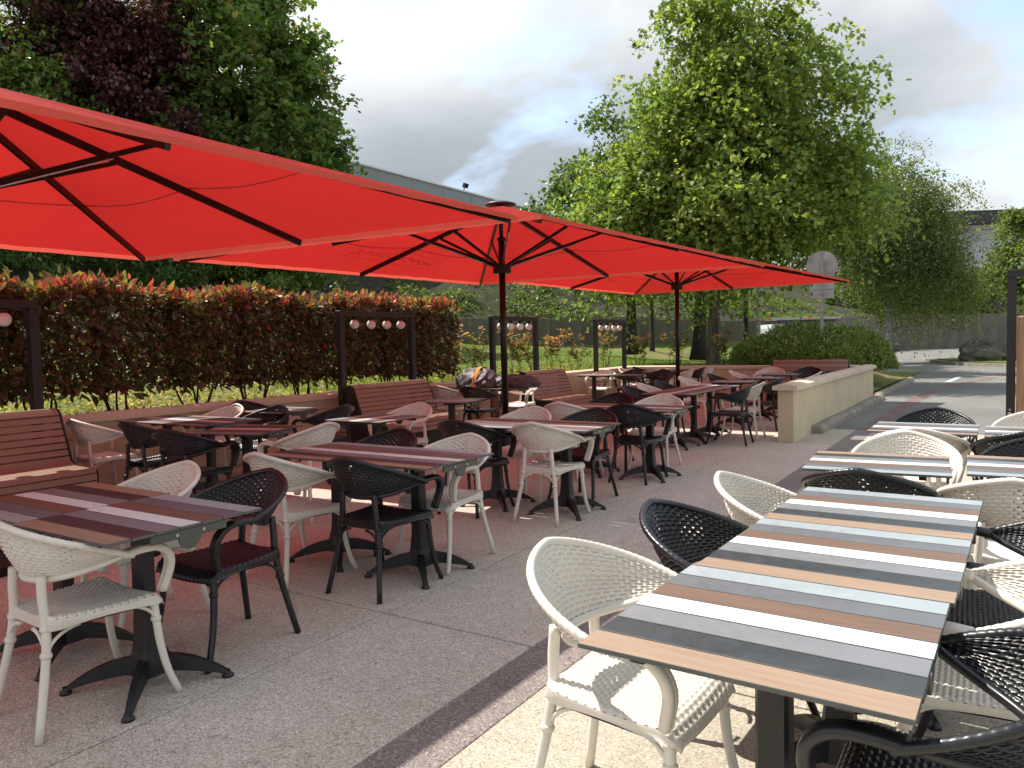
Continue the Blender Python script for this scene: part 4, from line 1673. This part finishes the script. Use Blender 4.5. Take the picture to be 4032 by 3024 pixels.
tree('maple_tree', 'large bright green maple with hanging sprays behind the far umbrella', (-7.45, 23.14, 0.62), 4.4, 0.19, ML, 4300, 20, 1.0, 0.9, 0.13, 0.12, GREEN_BRIGHT, [0.4, 0.3, 0.12, 0.18], 'maple', 'leaf_soft', 'bark_grey', lean=(0.2, 0.1), spread=0.075, limbs=22, shell=0.25)
# darker lime tree to its left
DL = [(-13.3, 28.2, 8.2, 2.2, 2.0, 2.2), (-13.6, 28.0, 6.2, 2.6, 2.2, 2.0), (-12.6, 28.6, 10.0, 1.2, 1.2, 1.2), (-14.6, 27.4, 5.4, 1.6, 1.4, 1.2), (-12.2, 29, 5.6, 2.0, 2, 1.2)]
tree('lime_tree', 'dark green tree partly hidden behind the bright maple', (-12.6, 28.75, 1.2), 5.0, 0.21, DL, 1500, 13, 0.6, 0.35, 0.17, 0.15, GREEN_DARK, [0.4, 0.3, 0.2, 0.1], 'diamond', 'leaf_gloss', 'bark_dark', spread=0.13)
# conifer-like dark trunked tree right behind the maple
DT = [(-9.6, 30.2, 6.8, 2.4, 2.2, 1.9), (-8.6, 31.0, 8.6, 1.7, 1.6, 1.6), (-7.0, 31.6, 7.6, 1.8, 1.7, 1.3), (-8.4, 31.0, 6.4, 2.2, 2.0, 0.6)]
tree('dark_trunk_tree', 'dark thick-trunked tree standing on the lawn behind the maple', (-9.97, 29.24, 0.95), 5.0, 0.27, DT, 1500, 13, 0.6, 0.4, 0.17, 0.14, GREEN_DARK, [0.4, 0.35, 0.2, 0.05], 'diamond', 'leaf_gloss', 'bark_dark', lean=(0.3, 0.4), spread=0.14)
# thin trunks deeper in the grove
for i, (x, y, lab) in enumerate(((-9.3, 33.4, 'slim dark trunk tree left of the van'), (-10.1, 38.5, 'slender pale birch trunk beside the van ladders'), (-15.5, 38, 'slim tree at the concrete wall behind the lamp frames'))):
    lb = [(x, y, 8.0, 2.2, 2.0, 1.7), (x + 0.8, y + 0.8, 7.0, 1.8, 1.7, 0.9)]
    tree('grove_tree', lab, (x, y, lawn_z(x, y) - 0.1), 5.5, 0.13, lb, 650, 12, 0.7, 0.6, 0.18, 0.14, GREEN_DARK, [0.35, 0.2, 0.3, 0.15], 'diamond', 'leaf_soft', 'bark_birch' if i == 1 else 'bark_dark', group='trees in the grove', spread=0.16, limbs=5)
# weeping birch right of the maple
BX, BY = -4.0, 44.6
BL = [(BX - 0.4, BY, 7.4, 1.8, 1.7, 2.2), (BX - 0.9, BY - 0.3, 9.8, 0.7, 0.7, 1.3), (BX + 0.7, BY + 0.4, 6.2, 1.2, 1.1, 1.8), (BX - 1.7, BY - 1.0, 7.2, 1.6, 1.5, 2.0), (BX + 1.1, BY + 0.7, 4.4, 1.4, 1.3, 1.3), (BX - 0.2, BY, 4.8, 1.6, 1.5, 1.1), (BX - 3.2, BY - 1.8, 7.8, 1.6, 1.5, 1.2)]
tree('birch_tree', 'weeping grey green birch right of the bright maple', (-4.9, 44.3, 0.0), 6.0, 0.17, BL, 5600, 18, 1.15, 1.1, 0.105, 0.08, GREEN_BIRCH, [0.4, 0.3, 0.15, 0.15], 'diamond', 'leaf_soft', 'bark_birch', spread=0.10, limbs=10)
# light tree at the right edge
RX, RY = 2.3, 54.8
RLb = [(RX, RY, 7.2, 2.2, 2.0, 1.5), (RX + 1.2, RY + 0.6, 9.2, 1.5, 1.4, 1.3), (RX - 0.9, RY - 0.5, 5.4, 1.7, 1.5, 1.2), (RX + 0.6, RY, 4.2, 2.2, 2.0, 1.3), (RX + 2.2, RY + 1.2, 11.0, 1.0, 1.0, 0.7)]
tree('linden_tree', 'light green tree with layered branches before the store building', (RX + 0.3, RY, 0.0), 6.5, 0.15, RLb, 1500, 13, 0.75, 0.35, 0.20, 0.17, [(0.15, 0.20, 0.05), (0.10, 0.155, 0.04), (0.19, 0.22, 0.065), (0.06, 0.10, 0.03)], [0.4, 0.3, 0.15, 0.15], 'diamond', 'leaf_soft', 'bark_dark', spread=0.13)
# trees on the left bank
tree('bank_shrub_tree', 'tall mid green leafy tree left of the purple one', (-28.6, 12.6, slope_z(-28.6, 12.6)), 4.0, 0.16, [(-28.4, 12.7, 10.2, 2.5, 2.4, 2.6), (-28.4, 12.9, 13.0, 2.2, 2.2, 2.2), (-27.6, 13.2, 8.2, 2.1, 2.2, 1.8), (-27.4, 12.0, 7.0, 2.2, 2.4, 1.6)], 3600, 14, 0.65, 0.1, 0.25, 0.115, [(0.16, 0.25, 0.07), (0.11, 0.185, 0.055), (0.22, 0.30, 0.09)], [0.45, 0.35, 0.2], 'diamond', 'leaf_gloss', 'bark_dark', spread=0.13)
tree('purple_plum_tree', 'dark purple leaved plum tree on the bank', (-27.6, 16.0, slope_z(-27.6, 16.0)), 4.0, 0.18, [(-27.2, 16.0, 10.6, 2.6, 2.6, 2.4), (-26.9, 16.6, 12.9, 2.3, 2.3, 1.7), (-26.6, 16.7, 8.3, 2.5, 2.4, 1.9), (-27.4, 14.8, 12.4, 1.7, 1.8, 1.7)], 4200, 14, 0.55, 0.1, 0.20, 0.125, [(0.075, 0.026, 0.036), (0.11, 0.036, 0.046), (0.18, 0.06, 0.06), (0.05, 0.022, 0.03)], [0.35, 0.3, 0.12, 0.23], 'diamond', 'leaf_purple', 'bark_dark', spread=0.12)
tree('bank_maple_tree', 'dark green maple with seed clusters reaching into the sky', (-25.6, 20.2, slope_z(-25.6, 20.2)), 5.0, 0.24, [(-25.4, 20.0, 12.6, 2.7, 2.7, 2.4), (-25.0, 20.6, 9.4, 2.9, 2.8, 2.3), (-23.4, 21.6, 11.4, 1.6, 1.5, 0.9), (-23.6, 21.2, 9.3, 1.6, 1.5, 1.2), (-25.6, 19.3, 15.0, 2.2, 2.2, 1.8), (-23.9, 21.2, 13.6, 1.2, 1.2, 0.9), (-25.6, 18.6, 8.2, 2.0, 2.0, 1.8)], 3000, 15, 0.75, 0.3, 0.21, 0.19, [(0.13, 0.21, 0.065), (0.095, 0.16, 0.05), (0.19, 0.26, 0.08), (0.27, 0.23, 0.10)], [0.42, 0.33, 0.18, 0.07], 'maple', 'leaf_soft', 'bark_dark', spread=0.13, limbs=14)
tree('laurel_tree', 'dense upright laurel with pale fresh tips below the maple', (-23.3, 20.1, slope_z(-23.3, 20.1)), 2.0, 0.12, [(-23.2, 20.2, 6.6, 1.8, 1.8, 2.4), (-22.9, 20.9, 5.6, 1.3, 1.4, 1.9), (-23.6, 19.2, 5.2, 2.0, 1.9, 1.8), (-23.3, 20.3, 8.6, 0.9, 0.9, 1.0)], 3000, 13, 0.5, -0.35, 0.21, 0.08, [(0.15, 0.235, 0.07), (0.11, 0.18, 0.055), (0.26, 0.32, 0.11)], [0.45, 0.33, 0.22], 'diamond', 'leaf_gloss', 'bark_dark', spread=0.09)
for i, (x, y, s, lab) in enumerate(((-25.6, 10.5, 1.9, 'dark laurel shrub low on the bank below the purple tree'), (-24.6, 14.6, 1.7, 'laurel shrub at the foot of the purple plum tree'), (-24.8, 5.5, 2.2, 'broad dark shrub on the bank behind the hedge start'))):
    z = slope_z(x, y)
    tree('bank_shrub', lab, (x, y, z - 0.1), 0.8, 0.07, [(x, y, z + s * 0.8, s * 1.2, s * 1.2, s * 0.95), (x + 0.6, y + 1.0, z + s * 0.6, s, s, s * 0.8)], 800, 11, 0.45, -0.2, 0.16, 0.07, GREEN_DARK, [0.4, 0.3, 0.2, 0.1], 'diamond', 'leaf_gloss', 'bark_dark', group='shrubs on the bank', limbs=3)
# shrubs on top of the far concrete wall
for i, (x, y, lb_) in enumerate(((-9.0, 86.0, 'at the wall bend'), (-5.0, 91.0, 'left of the boulders'), (0.0, 96.5, 'above the boulders'), (5.0, 99.0, 'behind the wind screen'), (-11.5, 78.0, 'behind the birch'), (10, 101.5, 'past the wind screen'))):
    z = 3.2
    tree('wall_top_shrub', f'dark green shrub topping the far concrete wall {lb_}', (x - 0.8, y + 1.2, z - 0.3), 1.0, 0.1, [(x - 0.8, y + 1.2, z + 1.0, 2.6, 2.4, 1.5), (x - 0.6, y + 2.2, z + 2.6, 2.0, 2.0, 1.6)], 420, 10, 0.8, 0.2, 0.36, 0.25, GREEN_DARK, [0.4, 0.3, 0.2, 0.1], 'diamond', 'leaf_soft', 'bark_dark', group='shrubs above the far concrete wall', limbs=3)

# clipped round bush behind the far wall
bsh = thing('round_bush', 'big rounded dark green clipped bush behind the far bench', 'bush', (-4.5, 22.4, 0.3))
BB = [(-4.5, 22.4, 0.85, 1.65, 1.3, 1.0), (-5.5, 21.8, 0.75, 1.0, 1.0, 0.8), (-3.5, 23.0, 0.8, 1.05, 1.1, 0.9), (-4.4, 21.7, 0.7, 1.4, 1.0, 0.8), (-3.0, 22.6, 0.55, 0.7, 0.9, 0.7)]
lob = np.array(BB)
n = 44000
k_ = rng.choice(len(lob), n, p=(lob[:, 3] * lob[:, 4]) / (lob[:, 3] * lob[:, 4]).sum())
dr = rnd_dirs(n)
dr[:, 2] = np.abs(dr[:, 2]) * 0.9 + dr[:, 2] * 0.1
tuft = np.sin(dr[:, 0] * 9 + k_) * np.sin(dr[:, 1] * 8 + 2 * k_) * np.sin(dr[:, 2] * 7 + 1.3)
pos = lob[k_, :3] + dr * lob[k_, 3:] * (0.93 + 0.07 * tuft + 0.045 * rng.normal(size=n) - 0.16 * (rng.random(n) < 0.3))[:, None]
d = dr * 0.8 + rng.normal(size=(n, 3)) * 0.6 + np.array([0, 0, 0.25])
me = leaf_mesh('foliage', pos - np.array([-4.5, 22.4, 0.3]), d, nrm(rng.normal(size=(n, 3)) * 0.6 + np.array([0, 0, 1.0])), 0.085 * (0.6 + 0.8 * rng.random(n)), 0.040 * (0.7 + 0.6 * rng.random(n)), palette(n, [(0.17, 0.25, 0.07), (0.12, 0.185, 0.055), (0.26, 0.32, 0.10), (0.32, 0.30, 0.12)], [0.40, 0.25, 0.26, 0.09]), 'blade', 'leaf_gloss')
obj('foliage', me, None, bsh)
mb = MB()
for k in range(14):
    a = 2 * PI * k / 14
    mb.tube([(0.15 * math.cos(a), 0.15 * math.sin(a), -0.2), (0.6 * math.cos(a), 0.5 * math.sin(a), 0.4), (1.2 * math.cos(a), 0.9 * math.sin(a), 0.8 + 0.2 * math.sin(3 * a))], [0.03, 0.022, 0.008], 6)
obj('stem', mb, 'stem_brown', bsh)


# photinia hedge: a row of shrubs with bare stems and red tips
def photinia(x, y, w, zb, zf, zt, nl, label, group, young=False):
    t = thing('photinia_shrub' if not young else 'young_photinia', label, 'shrub', (x, y, zb), 0, group)
    mb = MB()
    tips = []
    ns = 5 if not young else 4
    for k in range(ns):
        a = random.uniform(0, 2 * PI)
        sx, sy = 0.10 * math.cos(a), 0.12 * math.sin(a)
        ex, ey = random.uniform(-0.28, 0.28), random.uniform(-0.5, 0.5) * w
        H = (zt - zb) * random.uniform(0.75, 0.97)
        P = smooth_path([(sx, sy, -0.05), (sx * 1.5 + ex * 0.2, sy * 1.5 + ey * 0.25, H * 0.3), (ex * 0.75, ey * 0.75, H * 0.65), (ex, ey, H)], 3)
        r0 = 0.016 if not young else 0.008
        mb.tube(P, [r0 * (1 - 0.75 * i / (len(P) - 1)) for i in range(len(P))], 6)
        tips.append(P)
        for _ in range(3):
            q = P[random.randint(3, len(P) - 3)]
            e = q + Vector((random.uniform(-0.25, 0.25), random.uniform(-0.35, 0.35), random.uniform(0.15, 0.4)))
            e.z = min(e.z, (zt - zb) * 0.95)
            mb.tube([q, q.lerp(e, 0.5) + Vector((0, 0, 0.03)), e], [r0 * 0.5, r0 * 0.4, r0 * 0.2], 5)
            tips.append([q, e])
    obj('stem', mb, 'stem_brown', t)
    if not young:
        N = nl
        z = zf + (zt - zf) * rng.random(N) ** 0.85 - zb
        px_ = rng.normal(size=N) * 0.5
        side_ = rng.random(N)
        hx = 0.40 - 0.10 * np.abs(rng.normal(size=N)) * 0.6
        pos = np.stack([np.where(side_ < 0.5, hx, np.where(side_ < 0.75, -hx, (rng.random(N) - 0.5) * 0.75)), (rng.random(N) - 0.5) * w * 1.12, z], 1)
        # upper surface
        topm = rng.random(N) < 0.22
        pos[topm, 0] = (rng.random(topm.sum()) - 0.5) * 0.85
        pos[topm, 2] = (zt - zb) + rng.normal(size=topm.sum()) * 0.05
        pos[:, 2] += 0.06 * np.sin(pos[:, 1] * 5 + y * 3) * (pos[:, 2] > (zt - zb) * 0.8)
        # ragged lower edge
        low = pos[:, 2] < (zf - zb) + 0.10
        pos[low, 2] += 0.10 * rng.random(low.sum())
        d = np.stack([np.sign(pos[:, 0]) * 0.6, rng.normal(size=N) * 0.7, rng.normal(size=N) * 0.6 - 0.25], 1)
        hgt = (pos[:, 2] + zb - (zt - 0.10)) / 0.13
        d[:, 2] += np.clip(hgt, 0, 1) * 1.5
        red = rng.random(N) < np.clip(hgt * 0.75, 0.012, 0.72)
        col = palette(N, [(0.105, 0.105, 0.045), (0.135, 0.085, 0.058), (0.07, 0.08, 0.032), (0.16, 0.15, 0.06), (0.14, 0.06, 0.055)], [0.30, 0.25, 0.2, 0.12, 0.13])
        col[red] = palette(int(red.sum()), [(0.40, 0.075, 0.075), (0.38, 0.14, 0.09), (0.28, 0.06, 0.065), (0.40, 0.27, 0.11), (0.24, 0.24, 0.08)], [0.30, 0.24, 0.18, 0.13, 0.15])
        ln = 0.112 * (0.45 + 0.9 * rng.random(N))
        me = leaf_mesh('foliage', pos, d, nrm(rng.normal(size=(N, 3)) * 0.6 + np.array([0.3, 0, 0.8])), ln, ln * 0.46, col, 'blade', 'leaf_gloss')
    else:
        PP, DD = [], []
        for P in tips:
            m_ = len(P)
            for _ in range(nl // len(tips)):
                f = random.random() ** 0.7 * (m_ - 1)
                i = min(int(f), m_ - 2)
                q = Vector(P[i]).lerp(Vector(P[i + 1]), f - i)
                if q.z < 0.10:
                    continue
                a = random.uniform(0, 2 * PI)
                PP.append(q)
                DD.append((math.cos(a), math.sin(a), random.uniform(-0.1, 0.9)))
        pos, d = np.array(PP), np.array(DD)
        N = len(pos)
        hgt = pos[:, 2] / (zt - zb)
        red = rng.random(N) < np.clip((hgt - 0.45) * 1.6, 0.08, 0.9)
        col = palette(N, [(0.12, 0.135, 0.045), (0.16, 0.14, 0.06), (0.08, 0.10, 0.035)], [0.4, 0.3, 0.3])
        col[red] = palette(int(red.sum()), [(0.32, 0.15, 0.09), (0.38, 0.22, 0.13), (0.27, 0.09, 0.07)], [0.4, 0.35, 0.25])
        ln = 0.095 * (0.7 + 0.6 * rng.random(N))
        me = leaf_mesh('foliage', pos, d, nrm(rng.normal(size=(N, 3)) * 0.5 + np.array([0, 0, 1.0])), ln, ln * 0.4, col, 'blade', 'leaf_soft')
    obj('foliage', me, None, t)


HEDGE_LAB = {2: 'hedge photinia directly behind the first bench, red tips', 3: 'hedge photinia behind the first lamp frame post, red tips', 4: 'hedge photinia behind the white chair next to first bench', 5: 'hedge photinia behind the sun-flecked table pair',
             6: 'hedge photinia behind the white-striped sunlit table', 7: 'hedge photinia halfway between the first two lamp frames', 8: 'hedge photinia just before the second lamp frame', 9: 'hedge photinia seen through the second lamp frame', 10: 'hedge photinia behind the second bench', 11: 'hedge photinia right of the second lamp frame', 12: 'last photinia at the open end of the dense hedge'}
for k in range(13):
    HEDGE_LAB.setdefault(k, 'hedge photinia beyond the outer end of the first bench' + (', next to the bench' if k else ', farther from the bench'))
    y = -0.4 + k * 0.93
    photinia(-8.85 + random.uniform(-0.04, 0.04), y, 0.98, 0.68, 0.90 + random.uniform(-0.03, 0.05), 2.10 + random.uniform(-0.03, 0.05), 3300, HEDGE_LAB[k], 'photinia hedge shrubs')
for x, y, h, lab in ((-8.95, 11.75, 1.15, 'leggy photinia at the open end of the hedge'), (-9.1, 12.75, 1.28, 'young red-tipped photinia left of the third lamp frame'), (-8.9, 14.0, 1.2, 'young photinia seen through the third lamp frame'), (-9.2, 14.9, 1.05, 'young photinia just right of the third lamp frame'),
                     (-9.0, 15.9, 0.95, 'low young photinia between third and last lamp frame'), (-9.0, 17.0, 1.15, 'tall forked young photinia left of the last lamp frame'), (-8.9, 18.5, 1.2, 'young photinia seen through the last lamp frame'), (-8.6, 20.0, 1.05, 'young photinia in the wall corner of the lawn'),
                     (-7.6, 20.3, 1.1, 'young photinia behind the far umbrella pole'), (-6.35, 20.2, 1.05, 'red young photinia at the left end of the round bush')):
    z = lawn_z(x, y) - 0.02
    photinia(x, y, 0.7, z, z + 0.1, z + h, 300, lab, 'young photinia plants', True)

# grass blades over lawn, ivy on the bank
N = 42000
gy = 9.0 + 25 * rng.random(N) ** 1.3
gx = -8.4 - 11 * rng.random(N) ** 1.4
gz = np.array([lawn_z(a, b_) for a, b_ in zip(gx, gy)])
ln = 0.07 * (0.5 + rng.random(N))
gc = palette(N, [(0.16, 0.26, 0.06), (0.11, 0.19, 0.045), (0.24, 0.30, 0.09), (0.34, 0.29, 0.13)], [0.45, 0.3, 0.17, 0.08])
me = leaf_mesh('grass', np.stack([gx, gy, gz - 0.005], 1), np.stack([rng.normal(size=N) * 0.5, rng.normal(size=N) * 0.5, np.ones(N)], 1), rnd_dirs(N), ln, ln * 0.22, gc, 'diamond', 'leaf_soft')
tag(obj('grass', me), 'short green lawn grass behind the low wall', 'grass', kind='stuff')
N = 30000
gy = -6 + 26 * rng.random(N)
gx = -8.32 - 3.0 * rng.random(N)
gz = np.array([lawn_z(a, b_) for a, b_ in zip(gx, gy)])
ln = 0.06 * (0.5 + rng.random(N))
gc = palette(N, [(0.14, 0.20, 0.05), (0.40, 0.33, 0.17), (0.28, 0.21, 0.11), (0.22, 0.26, 0.08)], [0.27, 0.33, 0.22, 0.18])
me = leaf_mesh('leaf_litter', np.stack([gx, gy, gz + 0.004], 1), np.stack([rng.normal(size=N), rng.normal(size=N), np.abs(rng.normal(size=N)) * 0.5], 1), rnd_dirs(N), ln, ln * 0.45, gc, 'diamond', 'leaf_soft')
tag(obj('leaf_litter', me), 'dry leaves and weeds on the ground under the hedge', 'leaves', kind='stuff')
N = 46000
cy = -8 + 72 * rng.random(N)
dd = 9 * rng.random(N) ** 1.2
m1 = np.sin(cy * 0.9) + np.sin(cy * 0.37 + dd * 1.3) + 0.7 * np.sin(dd * 2.2 - cy * 1.7)
keep = m1 + rng.normal(size=N) * 0.5 > np.where(cy < 33, 0.6, -0.2)
cy, dd = cy[keep], dd[keep]
cx_ = np.array([u_wall(v) for v in cy]) - dd
cz = np.array([slope_z(a, b_) for a, b_ in zip(cx_, cy)])
N = len(cy)
ln = 0.16 * (0.6 + 0.8 * rng.random(N))
me = leaf_mesh('ivy', np.stack([cx_, cy, cz + 0.25 * rng.random(N)], 1), nrm(rng.normal(size=(N, 3)) + np.array([0.8, -0.2, 0])), nrm(rng.normal(size=(N, 3)) * 0.5 + np.array([0.3, 0, 1])), ln, ln * 0.75, palette(N, [(0.11, 0.17, 0.045), (0.07, 0.11, 0.03), (0.18, 0.23, 0.065)], [0.4, 0.35, 0.25]), 'diamond', 'leaf_soft')
tag(obj('ivy', me), 'ivy and weeds covering the bank above the concrete wall', 'ivy', kind='stuff')

# a few dry bits on the shaded floor
N = 90
px_ = -8 + 6.2 * rng.random(N)
py_ = 0.5 + 10 * rng.random(N)
me = leaf_mesh('floor_litter', np.stack([px_, py_, np.full(N, 0.004)], 1), np.stack([rng.normal(size=N), rng.normal(size=N), 0.05 * np.ones(N)], 1), np.tile(np.array([[0.05, 0.02, 1.0]]), (N, 1)), 0.018 * (0.5 + rng.random(N)), 0.010 * (0.5 + rng.random(N)), palette(N, [(0.05, 0.035, 0.025), (0.12, 0.08, 0.04)]), 'diamond', 'leaf_soft')
tag(obj('floor_litter', me), 'scattered dry leaf bits on the terrace floor', 'leaves', kind='stuff')
